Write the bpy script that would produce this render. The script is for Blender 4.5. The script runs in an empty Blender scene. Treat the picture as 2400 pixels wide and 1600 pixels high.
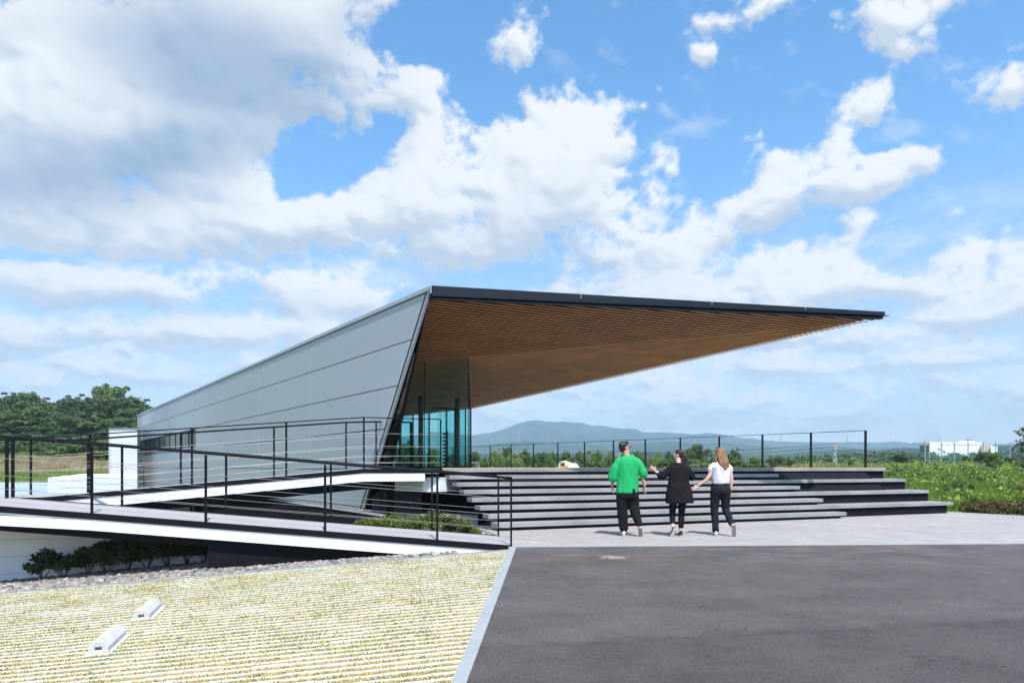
import bpy, math, random
import numpy as np
from mathutils import Vector, Matrix, noise as mnoise

scene = bpy.context.scene
COL = scene.collection
R = math.radians
E = 1.31                    # eye height above the pavement
F = 1600.0                  # focal length in photo pixels (2400 wide), 24 mm lens

# ---------------------------------------------------------------- camera
cam_data = bpy.data.cameras.new('camera')
cam = bpy.data.objects.new('camera', cam_data)
COL.objects.link(cam)
cam.location = (0, 0, E)
cam.rotation_euler = (R(90), 0, 0)
cam_data.sensor_width = 36.0
cam_data.lens = 24.0
cam_data.shift_y = (1094 - 800) / 2400
cam_data.clip_start = 0.1
cam_data.clip_end = 12000
scene.camera = cam

# ---------------------------------------------------------------- exposure
vs = scene.view_settings
scene.display_settings.display_device = 'sRGB'
vs.view_transform = 'Standard'
vs.look = 'None'
vs.exposure = 0.48
vs.gamma = 1.0
vs.use_curve_mapping = False
try:
    scene.cycles.max_bounces = 8
    scene.cycles.diffuse_bounces = 3
    scene.cycles.glossy_bounces = 3
    scene.cycles.transmission_bounces = 6
    scene.cycles.transparent_max_bounces = 24
    scene.cycles.volume_bounces = 0
    scene.cycles.sample_clamp_indirect = 6.0
except Exception:
    pass

# ---------------------------------------------------------------- sun
SUN_EL = 60.0
sun_dir = Vector((0.32, -0.95, 0)).normalized() * math.cos(R(SUN_EL)) + Vector((0, 0, math.sin(R(SUN_EL))))
sd = bpy.data.lights.new('sun', 'SUN')
sd.energy = 4.6
sd.angle = R(0.5)
sd.color = (1.0, 0.955, 0.89)
sun = bpy.data.objects.new('sun', sd)
COL.objects.link(sun)
sun.rotation_euler = sun_dir.to_track_quat('Z', 'Y').to_euler()
sun.location = (20, -40, 60)

# ---------------------------------------------------------------- sky with clouds
HAZE = 0.00034
WB = 0.10
TINT_LOW = (.98, 1.06, 1.38)
TINT_HIGH = (.88, 1.58, 1.92)
VEIL = (6.6, 7.1, 7.6)
C_WHITE = (.74, .75, .76)
C_PALE = (.44, .51, .59)
C_GREY = (.235, .33, .47)
world = bpy.data.worlds.new('World')
scene.world = world
world.use_nodes = True


class NT:
    """small helper to write node trees"""
    def __init__(s, tree):
        s.t = tree
        s.n = tree.nodes
        s.l = tree.links

    def node(s, typ, **kw):
        n = s.n.new(typ)
        for k, v in kw.items():
            setattr(n, k, v)
        return n

    def put(s, sock, v):
        if v is None:
            return
        if hasattr(v, 'links'):
            s.l.new(v, sock)
        else:
            sock.default_value = v

    def m(s, op, a, b=None, c=None, clamp=False):
        n = s.node('ShaderNodeMath', operation=op, use_clamp=clamp)
        s.put(n.inputs[0], a)
        s.put(n.inputs[1], b)
        if c is not None:
            s.put(n.inputs[2], c)
        return n.outputs[0]

    def vm(s, op, a, b=None, out=0, scale=None):
        n = s.node('ShaderNodeVectorMath', operation=op)
        s.put(n.inputs[0], a)
        if b is not None:
            s.put(n.inputs[1], b)
        if scale is not None:
            s.put(n.inputs['Scale'], scale)
        return n.outputs[out]

    def rng(s, v, a, b, c=0.0, d=1.0, kind='SMOOTHSTEP', clamp=True):
        n = s.node('ShaderNodeMapRange', interpolation_type=kind)
        if kind == 'LINEAR':
            n.clamp = clamp
        s.put(n.inputs['Value'], v)
        for k, x in zip(('From Min', 'From Max', 'To Min', 'To Max'), (a, b, c, d)):
            s.put(n.inputs[k], x)
        return n.outputs['Result']

    def noise(s, vec, scale, detail=4.0, rough=0.5, lac=2.0, dist=0.0, out='Fac', w=None, typ='FBM'):
        n = s.node('ShaderNodeTexNoise')
        try:
            n.noise_type = typ
        except Exception:
            pass
        if w is not None:
            n.noise_dimensions = '4D'
            n.inputs['W'].default_value = w
        if vec is not None:
            s.l.new(vec, n.inputs['Vector'])
        n.inputs['Scale'].default_value = scale
        n.inputs['Detail'].default_value = detail
        n.inputs['Roughness'].default_value = rough
        n.inputs['Lacunarity'].default_value = lac
        n.inputs['Distortion'].default_value = dist
        return n.outputs[out]

    def vor(s, vec, scale, detail=0.0, rough=0.5, feature='F1', out='Distance', smooth=None):
        n = s.node('ShaderNodeTexVoronoi', feature=feature)
        if vec is not None:
            s.l.new(vec, n.inputs['Vector'])
        n.inputs['Scale'].default_value = scale
        if 'Detail' in n.inputs:
            n.inputs['Detail'].default_value = detail
            n.inputs['Roughness'].default_value = rough
        if smooth is not None:
            n.inputs['Smoothness'].default_value = smooth
        return n.outputs[out]

    def mix(s, f, a, b, blend='MIX'):
        n = s.node('ShaderNodeMix', data_type='RGBA', blend_type=blend)
        s.put(n.inputs[0], f)
        s.put(n.inputs[6], a if hasattr(a, 'links') else (*a[:3], 1))
        s.put(n.inputs[7], b if hasattr(b, 'links') else (*b[:3], 1))
        return n.outputs[2]


# cloud masses over the site: (centre x, centre y, radius x, radius y, turn in degrees, weight), kept as
# azimuth / elevation of real sky directions
CLOUDS = [
    (300, 200, 640, 330, 0, 1.3), (60, 420, 380, 150, 0, 1.1), (640, 60, 260, 170, 0, 1.0), (430, 330, 240, 120, 10, 1.0),
    (900, 15, 90, 40, 20, .60), (835, 175, 200, 95, -30, .80), (960, 225, 130, 85, -12, .80), (630, 255, 90, 80, 0, .80),
    (555, 410, 130, 105, 0, .98), (330, 530, 560, 110, 0, 1.0), (760, 520, 330, 80, 0, .98),
    (1015, 345, 140, 115, 0, 1.1), (960, 450, 260, 120, 0, 1.1), (1345, 270, 125, 130, 12, 1.1), (1250, 420, 260, 150, 0, 1.15),
    (1455, 290, 56, 100, 0, .74), (1330, 520, 330, 130, 0, 1.0), (1080, 580, 330, 80, 0, .95), (1560, 585, 190, 90, 12, .85),
    (1655, 545, 80, 55, 0, .66), (850, 410, 40, 50, 0, .55), (1240, 230, 44, 60, 0, .62),
    (1215, 112, 100, 74, 15, .56), (1548, 355, 74, 84, -20, .66), (1170, 283, 46, 32, 0, .5), (1520, 225, 70, 50, 0, .40),
    (1830, 470, 210, 80, 22, .90), (1900, 400, 160, 90, 20, .85), (2020, 240, 104, 66, 28, .78), (1965, 300, 66, 70, 40, .66), (2120, 375, 160, 70, 0, .78), (1760, 490, 120, 46, 20, .7), (2050, 430, 160, 60, 10, .7),
    (2110, 30, 180, 74, 20, .74), (2130, 90, 90, 60, 0, .56), (1830, 0, 100, 50, 0, .62), (1610, 40, 66, 56, 0, .48),
    (1645, 118, 55, 40, 0, .48), (1725, 62, 52, 44, 0, .48), (2350, 195, 150, 75, 20, .50), (2210, 200, 80, 60, 30, .40), (2240, 330, 80, 80, 0, .40),
    (1840, 640, 230, 110, 0, .82), (1640, 690, 380, 80, 0, .85), (2060, 675, 260, 50, 0, .70), (2260, 610, 100, 60, 15, .66),
    (2320, 720, 260, 80, 14, .74), (2270, 500, 150, 44, 24, .48), (2000, 545, 110, 60, 42, .56), (2390, 600, 90, 70, 0, .56),
    (120, 660, 250, 62, 0, .84), (330, 680, 260, 60, 0, .74), (560, 640, 180, 50, 0, .62), (760, 690, 200, 90, 0, .80), (330, 770, 460, 50, 0, .68), (640, 790, 330, 60, 0, .66),
    (60, 800, 150, 50, 0, .58), (100, 905, 150, 34, -15, .52), (330, 860, 260, 50, 0, .52), (700, 860, 240, 50, 0, .56),
    (1500, 910, 260, 40, 0, .56), (1900, 860, 440, 50, 0, .54), (2200, 830, 360, 46, 0, .56), (1750, 960, 700, 50, 0, .48), (1300, 960, 300, 34, 0, .42),
    (2050, 790, 300, 40, 0, .52), (1700, 800, 260, 36, 0, .50), (2320, 900, 200, 40, 0, .5),
]
HOLES = [(750, 380, 150, 78, -4, .9), (880, 330, 90, 46, 30, .5), (695, 180, 46, 50, 40, .5), (110, 602, 130, 16, 0, .5), (1085, 190, 70, 60, 0, .5),
         (640, 625, 110, 16, 0, .35), (1250, 600, 110, 50, 30, .5), (1160, 652, 120, 26, 0, .6), (900, 650, 120, 30, 20, .42), (2380, 350, 200, 120, 0, .4),
         (1480, 130, 160, 160, 0, .5), (1900, 130, 150, 110, 0, .4), (1000, 90, 120, 90, 0, .5), (1660, 330, 90, 150, 0, .5), (1420, 445, 50, 34, 0, .35),
         (2300, 430, 130, 60, 0, .4), (100, 840, 160, 16, 0, .35), (1560, 800, 220, 40, -12, .3), (1800, 560, 120, 26, 16, .4), (2150, 560, 120, 46, 20, .45), (2060, 330, 70, 30, 20, .5)]
SH = [(520, 150, 380, 170, -16, 1.15), (150, 410, 330, 120, 0, .95), (420, 350, 300, 90, 10, .8), (840, 60, 150, 80, 0, .6), (60, 60, 160, 60, 0, .25),
      (1330, 640, 330, 50, 0, .25), (1130, 560, 250, 70, 0, .22), (560, 570, 260, 50, 0, .28), (1880, 500, 180, 40, 14, .28), (300, 730, 300, 30, 0, .35), (700, 720, 200, 34, 0, .25)]


w = NT(world.node_tree)
w.n.clear()
D0 = w.node('ShaderNodeTexCoord').outputs['Generated']
sx = w.node('ShaderNodeSeparateXYZ')
w.l.new(D0, sx.inputs[0])
elev = w.m('MAXIMUM', sx.outputs[2], 0.0)
skyn = w.node('ShaderNodeTexSky', sky_type='NISHITA')
skyn.sun_disc = False
skyn.sun_elevation = R(SUN_EL)
skyn.sun_rotation = math.atan2(sun_dir.x, sun_dir.y)
skyn.altitude = 50
skyn.air_density = 1.0
skyn.dust_density = 0.6
skyn.ozone_density = 1.2
blue = w.mix(1.0, skyn.outputs[0], w.mix(w.rng(elev, .02, .42), TINT_LOW, TINT_HIGH), 'MULTIPLY')
veil = w.m('POWER', w.m('SUBTRACT', 1.0, elev, clamp=True), 5.0)
blue = w.mix(w.m('MULTIPLY', veil, .6), blue, VEIL)
# broken cumulus over the rest of the sky; the part ahead of the building is the cloud shell below
fl = w.node('ShaderNodeVectorMath', operation='MULTIPLY')
w.l.new(D0, fl.inputs[0])
fl.inputs[1].default_value = (1, 1, 1.7)
cn = w.noise(fl.outputs[0], 3.2, 7.0, .58)
front = w.m('MULTIPLY', w.rng(sx.outputs[1], .55, .68), w.rng(sx.outputs[2], .80, .62))
cov = w.m('MULTIPLY', w.rng(cn, .49, .60), w.m('SUBTRACT', 1.0, front))
cov = w.m('MULTIPLY', cov, w.rng(elev, 0.0, .2, .3, 1.0))
final = w.mix(cov, blue, w.mix(w.rng(cn, .58, .75), (8.6, 8.9, 9.2), (5.6, 6.5, 7.6)))
bg = w.node('ShaderNodeBackground')
w.l.new(final, bg.inputs['Color'])
bg.inputs['Strength'].default_value = WB
wo = w.node('ShaderNodeOutputWorld')
w.l.new(bg.outputs[0], wo.inputs[0])


# ---------------------------------------------------------------- clouds ahead, a far shell of sky
class VNoise:
    def __init__(s, seed, n=256):
        r = np.random.RandomState(seed)
        s.n = n
        a = r.rand(n, n) * 2 * np.pi
        s.gx, s.gy = np.cos(a), np.sin(a)

    def __call__(s, x, y):
        xi, yi = np.floor(x).astype(int), np.floor(y).astype(int)
        fx, fy = x - xi, y - yi
        u, v = fx * fx * fx * (fx * (fx * 6 - 15) + 10), fy * fy * fy * (fy * (fy * 6 - 15) + 10)
        n = s.n

        def gd(i, j, dx, dy):
            ii, jj = (xi + i) % n, (yi + j) % n
            return s.gx[ii, jj] * dx + s.gy[ii, jj] * dy
        a = gd(0, 0, fx, fy) * (1 - u) + gd(1, 0, fx - 1, fy) * u
        b = gd(0, 1, fx, fy - 1) * (1 - u) + gd(1, 1, fx - 1, fy - 1) * u
        return (a * (1 - v) + b * v) * 1.5


def fbm(x, y, seed, octs=6, rough=.5, billow=False, lac=2.03):
    t, amp, tot = 0, 1.0, 0
    for o in range(octs):
        n = VNoise(seed * 31 + o)(x + 17.3 * o, y - 9.1 * o)
        t = t + amp * (np.abs(n) if billow else n)
        tot += amp
        amp *= rough
        x, y = x * lac, y * lac
    return t / tot


def sstep(x, a, b):
    t = np.clip((x - a) / (b - a), 0, 1)
    return t * t * (3 - 2 * t)


def blur(a, k):
    """box blur of radius k, twice, by running sums"""
    for _ in range(2):
        for ax in (0, 1):
            p = np.concatenate([np.repeat(a.take([0], ax), k, ax), a, np.repeat(a.take([-1], ax), k, ax)], ax)
            c = np.cumsum(p, ax)
            z = np.zeros_like(c.take([0], ax))
            c = np.concatenate([z, c], ax)
            n = a.shape[ax]
            a = (c.take(range(2 * k + 1, 2 * k + 1 + n), ax) - c.take(range(0, n), ax)) / (2 * k + 1)
    return a


def build_clouds():
    NU, NV = 620, 330
    u = np.linspace(R(-52), R(52), NU)
    v = np.linspace(R(.2), R(43), NV)
    U, V = np.meshgrid(u, v)                     # azimuth, elevation
    # where each direction falls as seen ahead: positions used for the layout list
    def layout(U, V):
        gx = np.tan(U)
        gz = np.tan(V) / np.cos(U)
        return 1200 + gx * F, 1094 - gz * F
    X0, Y0 = U * 1500, V * 1500
    wx = fbm(X0 / 150, Y0 / 120, 3, 5, .55) * 34
    wy = fbm(X0 / 150, Y0 / 120, 4, 5, .55) * 28
    PX, PY = layout(U, V)
    PX, PY = PX + wx, PY + wy

    def blobs(lst):
        t = np.zeros_like(PX)
        for cx, cy, rx, ry, rot, wt in lst:
            c, s = math.cos(R(rot)), math.sin(R(rot))
            dx, dy = PX - cx, -(PY - cy)
            a, b = (dx * c + dy * s) / (rx * .86), (-dx * s + dy * c) / (ry * .86)
            t += (wt * np.exp(-.9 * (a * a + b * b) ** 1.35)) ** 4
        return t ** .25
    body = np.minimum(blobs(CLOUDS), 1.3) - blobs(HOLES)
    lowk = sstep(V, .05, .42)
    # bring other cover in towards the rim of the shell, outside the view
    rim = np.maximum(sstep(np.abs(U), .70, .88), sstep(V, .62, .72))
    body = body + rim * (sstep(fbm(X0 / 420, Y0 / 300, 8, 4), -.05, .25) * .9)
    nbh = fbm(X0 / 170, Y0 / 140, 11, 7, .56)
    nbl = fbm(X0 / 130, Y0 / 62, 12, 6, .56)
    nb = nbl + (nbh - nbl) * lowk
    blh = fbm(X0 / 70, Y0 / 62, 21, 5, .55, True) - .22
    bll = fbm(X0 / 46, Y0 / 30, 22, 4, .55, True) - .22
    bl = bll * .8 + (blh - bll * .8) * lowk
    H = body - .42 + nb * .86 + bl * .95 + .16 * sstep(V, .34, .10)
    # sunlit relief: thickness read as a bulging surface lit from behind the viewer, high and to the right
    Z = np.sqrt(np.clip(H + .05, 0, 2)) * 62
    Zs = blur(Z, 1) * .6 + blur(Z, 4) * .9 + blur(Z, 12) * 1.1
    du, dv = (u[1] - u[0]) * 1500, (v[1] - v[0]) * 1500
    gy, gx = np.gradient(Zs, dv, du)
    nl = np.sqrt(gx * gx + gy * gy + 1)
    L = np.array([.30, .62, .72])
    lam = (-gx * L[0] - gy * L[1] + L[2]) / nl
    lit = sstep(lam, -.25, .88)
    Hb = blur(np.clip(H, 0, 1.2), 14)
    up = np.roll(Hb, -22, 0)
    up[-22:] = Hb[-22:]
    occ = sstep(up, .25, 1.0)
    lit = lit * (1 - .30 * occ)
    lit = lit + (.62 - lit) * .35 * np.clip(blobs(SH), 0, 1)
    grey = np.minimum(blobs(SH), 1.1) * (.92 + .30 * sstep(fbm(X0 / 210, Y0 / 150, 41, 5, .5), -.3, .4))
    grey = np.clip(grey, 0, 1)
    thin = sstep(fbm(X0 / 260, Y0 / 95, 51, 6, .58), -.22, .34) * sstep(V, .40, .16) * .80
    thin = np.maximum(thin, sstep(fbm(X0 / 120 + Y0 / 200, Y0 / 70, 55, 6, .62), .12, .55) * .34 * sstep(U, -.1, .25))
    rad = 9000.0
    co = np.stack([np.sin(U) * np.cos(V) * rad, np.cos(U) * np.cos(V) * rad, np.sin(V) * rad + E], -1).reshape(-1, 3)
    idx = np.arange(NU * NV).reshape(NV, NU)
    q = np.stack([idx[:-1, :-1], idx[:-1, 1:], idx[1:, 1:], idx[1:, :-1]], -1).reshape(-1, 4)
    me = bpy.data.meshes.new('sky')
    me.vertices.add(len(co))
    me.vertices.foreach_set('co', co.ravel())
    me.loops.add(q.size)
    me.loops.foreach_set('vertex_index', q.ravel())
    me.polygons.add(len(q))
    me.polygons.foreach_set('loop_start', np.arange(0, q.size, 4))
    me.update(calc_edges=True)
    for nm, arr in (('cloud', H), ('lit', lit), ('shade', grey), ('thin', thin), ('edge', 1 - np.maximum(sstep(np.abs(U), .80, .90), sstep(V, .66, .74)))):
        at = me.attributes.new(nm, 'FLOAT', 'POINT')
        at.data.foreach_set('value', arr.astype(np.float32).ravel())
    ob = bpy.data.objects.new('sky', me)
    COL.objects.link(ob)
    ob['kind'] = 'structure'
    mat = bpy.data.materials.new('cloud_shell')
    mat.use_nodes = True
    try:
        mat.cycles.emission_sampling = 'NONE'
    except Exception:
        pass
    c = NT(mat.node_tree)
    c.n.clear()

    def attr(nm):
        return c.node('ShaderNodeAttribute', attribute_name=nm).outputs['Fac']
    gp = c.node('ShaderNodeNewGeometry').outputs['Position']
    vec = c.vm('MULTIPLY', gp, (1 / 9000, 1 / 9000, 1.35 / 9000))
    sz = c.node('ShaderNodeSeparateXYZ')
    c.l.new(gp, sz.inputs[0])
    el = c.m('DIVIDE', sz.outputs[2], 9000.0)
    fine = c.m('SUBTRACT', c.noise(vec, 40.0, 8.0, .64, dist=.35), .5)
    h = c.m('ADD', attr('cloud'), c.m('MULTIPLY', fine, .95))
    al = c.rng(h, -.17, c.rng(el, .02, .35, .46, .34))
    al = c.m('MULTIPLY', al, c.rng(el, .0, .26, .62, .985))
    tn = c.m('MULTIPLY', attr('thin'), c.rng(fine, -.25, .3, .6, 1.2, 'LINEAR'), clamp=True)
    al = c.m('SUBTRACT', 1.0, c.m('MULTIPLY', c.m('SUBTRACT', 1.0, al), c.m('SUBTRACT', 1.0, tn)))
    al = c.m('MULTIPLY', al, attr('edge'))
    lt = c.m('ADD', attr('lit'), c.m('MULTIPLY', fine, .42), clamp=True)
    col = c.mix(c.rng(lt, .18, 1.12, kind='LINEAR'), C_PALE, C_WHITE)
    col = c.mix(c.m('MULTIPLY', attr('shade'), c.rng(lt, .2, 1.0, 1.0, .8)), col, C_GREY)
    em = c.node('ShaderNodeEmission')
    c.l.new(col, em.inputs[0])
    em.inputs[1].default_value = 1.0
    tr = c.node('ShaderNodeBsdfTransparent')
    mx = c.node('ShaderNodeMixShader')
    c.l.new(al, mx.inputs[0])
    c.l.new(tr.outputs[0], mx.inputs[1])
    c.l.new(em.outputs[0], mx.inputs[2])
    oo = c.node('ShaderNodeOutputMaterial')
    c.l.new(mx.outputs[0], oo.inputs[0])
    me.materials.append(mat)
    return ob


build_clouds()


# ================================================================ materials
def mat_new(name):
    m = bpy.data.materials.new(name)
    m.use_nodes = True
    t = NT(m.node_tree)
    t.n.clear()
    b = t.node('ShaderNodeBsdfPrincipled')
    o = t.node('ShaderNodeOutputMaterial')
    t.l.new(b.outputs[0], o.inputs[0])
    return m, t, b


def M(name, col, rough=.6, metal=0.0, var=.0, vscale=3.0, bump=0.0, bscale=60.0, spec=.5, stretch=(1, 1, 1), speck=0.0, sscale=300.0):
    m, t, b = mat_new(name)
    P = t.node('ShaderNodeNewGeometry').outputs['Position']
    if stretch != (1, 1, 1):
        P = t.vm('MULTIPLY', P, stretch)
    c = None
    if var:
        n = t.noise(P, vscale, 6, .6)
        lo = tuple(x * (1 - var) for x in col)
        hi = tuple(min(1, x * (1 + var)) for x in col)
        c = t.mix(t.rng(n, .3, .7, kind='LINEAR'), lo, hi)
    if speck:
        n = t.noise(P, sscale, 2, .6)
        base = c if c is not None else (*col, 1)
        c = t.mix(t.m('MULTIPLY', t.rng(n, .25, .75, -1, 1, 'LINEAR'), 0.0), base, base) if False else t.mix(1.0, base if hasattr(base, 'links') else col, t.mix(t.rng(n, .3, .7, kind='LINEAR'), (1 - speck,) * 3, (1 + speck,) * 3), 'MULTIPLY')
    if c is None:
        b.inputs['Base Color'].default_value = (*col, 1)
    else:
        t.l.new(c, b.inputs['Base Color'])
    b.inputs['Roughness'].default_value = rough
    b.inputs['Metallic'].default_value = metal
    b.inputs['Specular IOR Level'].default_value = spec
    if bump:
        bn = t.node('ShaderNodeBump')
        bn.inputs['Strength'].default_value = bump
        bn.inputs['Distance'].default_value = .02
        t.l.new(t.noise(P, bscale, 5, .6), bn.inputs['Height'])
        t.l.new(bn.outputs[0], b.inputs['Normal'])
    return m


def leaf_mat(name, dark, light, trans=.25, rough=.5, scale=.35):
    m, t, b = mat_new(name)
    g_ = t.node('ShaderNodeNewGeometry')
    oi = t.node('ShaderNodeObjectInfo')
    rnd = g_.outputs['Random Per Island']
    n = t.noise(g_.outputs['Position'], scale, 3, .6)
    f = t.m('ADD', t.m('MULTIPLY', rnd, .65), t.m('MULTIPLY', n, .7))
    f = t.m('ADD', f, t.m('MULTIPLY', t.m('SUBTRACT', oi.outputs['Random'], .5), .35))
    c = t.mix(t.rng(f, .25, 1.1, kind='LINEAR'), dark, light)
    t.l.new(c, b.inputs['Base Color'])
    b.inputs['Roughness'].default_value = rough
    b.inputs['Specular IOR Level'].default_value = .35
    if trans:
        tl = t.node('ShaderNodeBsdfTranslucent')
        t.l.new(t.mix(.4, c, light), tl.inputs[0])
        mx = t.node('ShaderNodeMixShader')
        mx.inputs[0].default_value = trans
        t.l.new(b.outputs[0], mx.inputs[1])
        t.l.new(tl.outputs[0], mx.inputs[2])
        out = [x for x in t.n if x.type == 'OUTPUT_MATERIAL'][0]
        t.l.new(mx.outputs[0], out.inputs[0])
    return m


def glass_mat(name, tint, rough=.0, refl=1.0, opaque=0.0):
    m, t, b = mat_new(name)
    t.n.remove(b)
    out = [x for x in t.n if x.type == 'OUTPUT_MATERIAL'][0]
    tr = t.node('ShaderNodeBsdfTransparent')
    tr.inputs[0].default_value = (*tint, 1)
    gl = t.node('ShaderNodeBsdfGlossy')
    gl.inputs['Color'].default_value = (.95, 1, .98, 1)
    gl.inputs['Roughness'].default_value = rough
    fr = t.node('ShaderNodeFresnel')
    fr.inputs[0].default_value = 1.52
    mx = t.node('ShaderNodeMixShader')
    t.l.new(t.m('MULTIPLY', fr.outputs[0], 1.7 * refl, clamp=True), mx.inputs[0])
    t.l.new(tr.outputs[0], mx.inputs[1])
    t.l.new(gl.outputs[0], mx.inputs[2])
    t.l.new(mx.outputs[0], out.inputs[0])
    return m


MAT = {}
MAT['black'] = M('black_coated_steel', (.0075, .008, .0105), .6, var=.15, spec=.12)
MAT['blackmatt'] = M('black_board', (.0075, .008, .0105), .7, spec=.12, var=.25, vscale=1.3)
MAT['navy'] = M('dark_fascia_metal', (.013, .017, .026), .5, spec=.2, var=.1, vscale=1.0)
MAT['white'] = M('white_painted_steel', (.80, .81, .82), .45, var=.03)
MAT['whitepanel'] = M('white_panel', (.66, .68, .71), .5, var=.03, vscale=.8)
MAT['concrete'] = M('grey_step_concrete', (.265, .268, .272), .65, var=.22, vscale=1.1, bump=.08, bscale=160, speck=.06, sscale=260)
MAT['deck'] = M('ramp_deck_concrete', (.34, .328, .333), .8, var=.07, vscale=2.2, speck=.09, sscale=190)
MAT['cable'] = M('steel_cable', (.30, .29, .28), .5, metal=.4)
MAT['trimlight'] = M('aluminium_trim', (.38, .40, .43), .4, metal=.4)
MAT['wood'] = M('cedar_slats', (.68, .295, .11), .42, var=.22, vscale=2.6, stretch=(.4, .4, 3.0))
MAT['soffitback'] = M('soffit_backing', (.045, .018, .008), .8)
MAT['roof'] = M('roof_sheet', (.10, .11, .13), .6)
MAT['ribbed'] = M('ribbed_roof_metal', (.46, .57, .62), .35, metal=.2, var=.05)
MAT['stone'] = M('gravel_stone', (.40, .36, .34), .85, var=.55, vscale=9.0)
MAT['kerb'] = M('granite_kerb', (.28, .305, .32), .8, var=.08, vscale=5, speck=.28, sscale=170)
MAT['paver'] = M('white_concrete_paver', (.50, .49, .455), .85, var=.13, vscale=4, speck=.08, sscale=160, bump=.1, bscale=120)
MAT['soil'] = M('dry_soil', (.34, .26, .12), .9, var=.3, vscale=12)
MAT['wheelstop'] = M('light_concrete', (.52, .52, .51), .85, var=.10, vscale=8, speck=.16, sscale=150)
MAT['wheelend'] = M('rough_concrete', (.42, .40, .38), .9, var=.2, vscale=30, speck=.25, sscale=170)
MAT['orange'] = M('orange_reflector', (.85, .38, .02), .4)
MAT['bark'] = M('bark', (.10, .075, .055), .9, var=.3)
MAT['sand'] = M('sand', (.52, .44, .34), .95, var=.14, vscale=1.5, bump=.3, bscale=5)
MAT['yellow'] = M('yellow_machine_paint', (.60, .33, .03), .5)
MAT['pole'] = M('pole_concrete', (.36, .35, .34), .8)
MAT['pylon'] = M('galvanised_steel', (.30, .31, .32), .6)
MAT['redsteel'] = M('red_painted_steel', (.35, .16, .13), .6)
MAT['glass'] = glass_mat('tinted_glass', (.78, .83, .81), refl=.08)
MAT['glass2'] = glass_mat('tinted_glass_side', (.56, .90, .88), refl=.12)
MAT['darkglass'] = M('dark_window_glass', (.022, .040, .034), .22, spec=.22, var=.4, vscale=.8)
MAT['column'] = M('column_paint', (.25, .235, .21), .5)
MAT['jamb'] = M('polished_bronze_jamb', (.10, .095, .075), .12, metal=.9)

# grey wall panels: satin coated, each a touch different
m, t, b = mat_new('grey_wall_panel')
oi = t.node('ShaderNodeObjectInfo')
pp = t.node('ShaderNodeNewGeometry').outputs['Position']
f = t.m('ADD', t.m('MULTIPLY', oi.outputs['Random'], .5), t.m('MULTIPLY', t.noise(pp, .5, 4, .5), .5))
t.l.new(t.mix(f, (.36, .39, .425), (.41, .44, .475)), b.inputs['Base Color'])
b.inputs['Roughness'].default_value = .5
b.inputs['Specular IOR Level'].default_value = .35
b.inputs['Metallic'].default_value = .0
bn = t.node('ShaderNodeBump')
bn.inputs['Strength'].default_value = .35
bn.inputs['Distance'].default_value = .012
t.l.new(t.noise(pp, 1.1, 2, .5), bn.inputs['Height'])
t.l.new(bn.outputs[0], b.inputs['Normal'])
MAT['wallpanel'] = m

# asphalt
m, t, b = mat_new('asphalt')
P_ = t.node('ShaderNodeNewGeometry').outputs['Position']
big = t.noise(t.vm('MULTIPLY', P_, (.8, 1.15, 1)), 1.1, 7, .66)
mid = t.noise(t.vm('MULTIPLY', P_, (1, 2.0, 1)), 4.5, 5, .6)
fin = t.noise(P_, 75, 4, .8)
agg = t.vor(P_, 150, out='Color')
sepa = t.node('ShaderNodeSeparateColor')
t.l.new(agg, sepa.inputs[0])
c = t.mix(t.rng(big, .35, .68, kind='LINEAR'), (.050, .044, .043), (.092, .081, .079))
c = t.mix(t.rng(mid, .3, .75, 0, .5, 'LINEAR'), c, (.062, .062, .068))
c = t.mix(1.0, c, t.mix(t.rng(fin, .3, .7, kind='LINEAR'), (.40, .40, .40), (1.95, 1.9, 1.86)), 'MULTIPLY')
c = t.mix(t.rng(sepa.outputs[0], .955, .985, 0, .5, 'LINEAR'), c, (.22, .20, .19))
# seam between two laid lanes: nearer lane coarser and darker
sp = t.node('ShaderNodeSeparateXYZ')
t.l.new(P_, sp.inputs[0])
seam = t.m('SUBTRACT', t.m('SUBTRACT', sp.outputs[1], t.m('MULTIPLY', sp.outputs[0], .17)), 5.98)
wob = t.m('MULTIPLY', t.m('SUBTRACT', t.noise(P_, 9, 4), .5), .05)
lane = t.rng(t.m('ADD', seam, wob), -.03, .02, .80, 1.06, 'LINEAR')
dk = t.m('MULTIPLY', t.rng(t.m('ABSOLUTE', t.m('ADD', seam, t.m('MULTIPLY', wob, 1.5))), .0, .16, 1.0, 0.0), t.rng(t.noise(P_, 2.2, 3), .35, .65))
c = t.mix(1.0, c, t.mix(lane, (0, 0, 0), (1, 1, 1)), 'MULTIPLY')
c = t.mix(t.m('MULTIPLY', dk, .45), c, (.028, .026, .028))
# hairline cracks
ck = t.m('ABSOLUTE', t.m('SUBTRACT', t.noise(P_, .55, 6, .55), .5))
ckm = t.rng(t.noise(t.vm('ADD', P_, (31, 7, 0)), .5, 2), .55, .62)
c = t.mix(t.m('MULTIPLY', t.rng(ck, .0, .0035, .75, 0), ckm), c, (.020, .018, .018))
# dust by the far edge
dust = t.m('MULTIPLY', t.rng(sp.outputs[1], 9.0, 10.9, 0, 1), t.rng(t.noise(t.vm('MULTIPLY', P_, (1, 3.5, 1)), 1.6, 6, .65), .50, .74, 0, .55, 'LINEAR'))
c = t.mix(dust, c, (.22, .19, .165))
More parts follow.
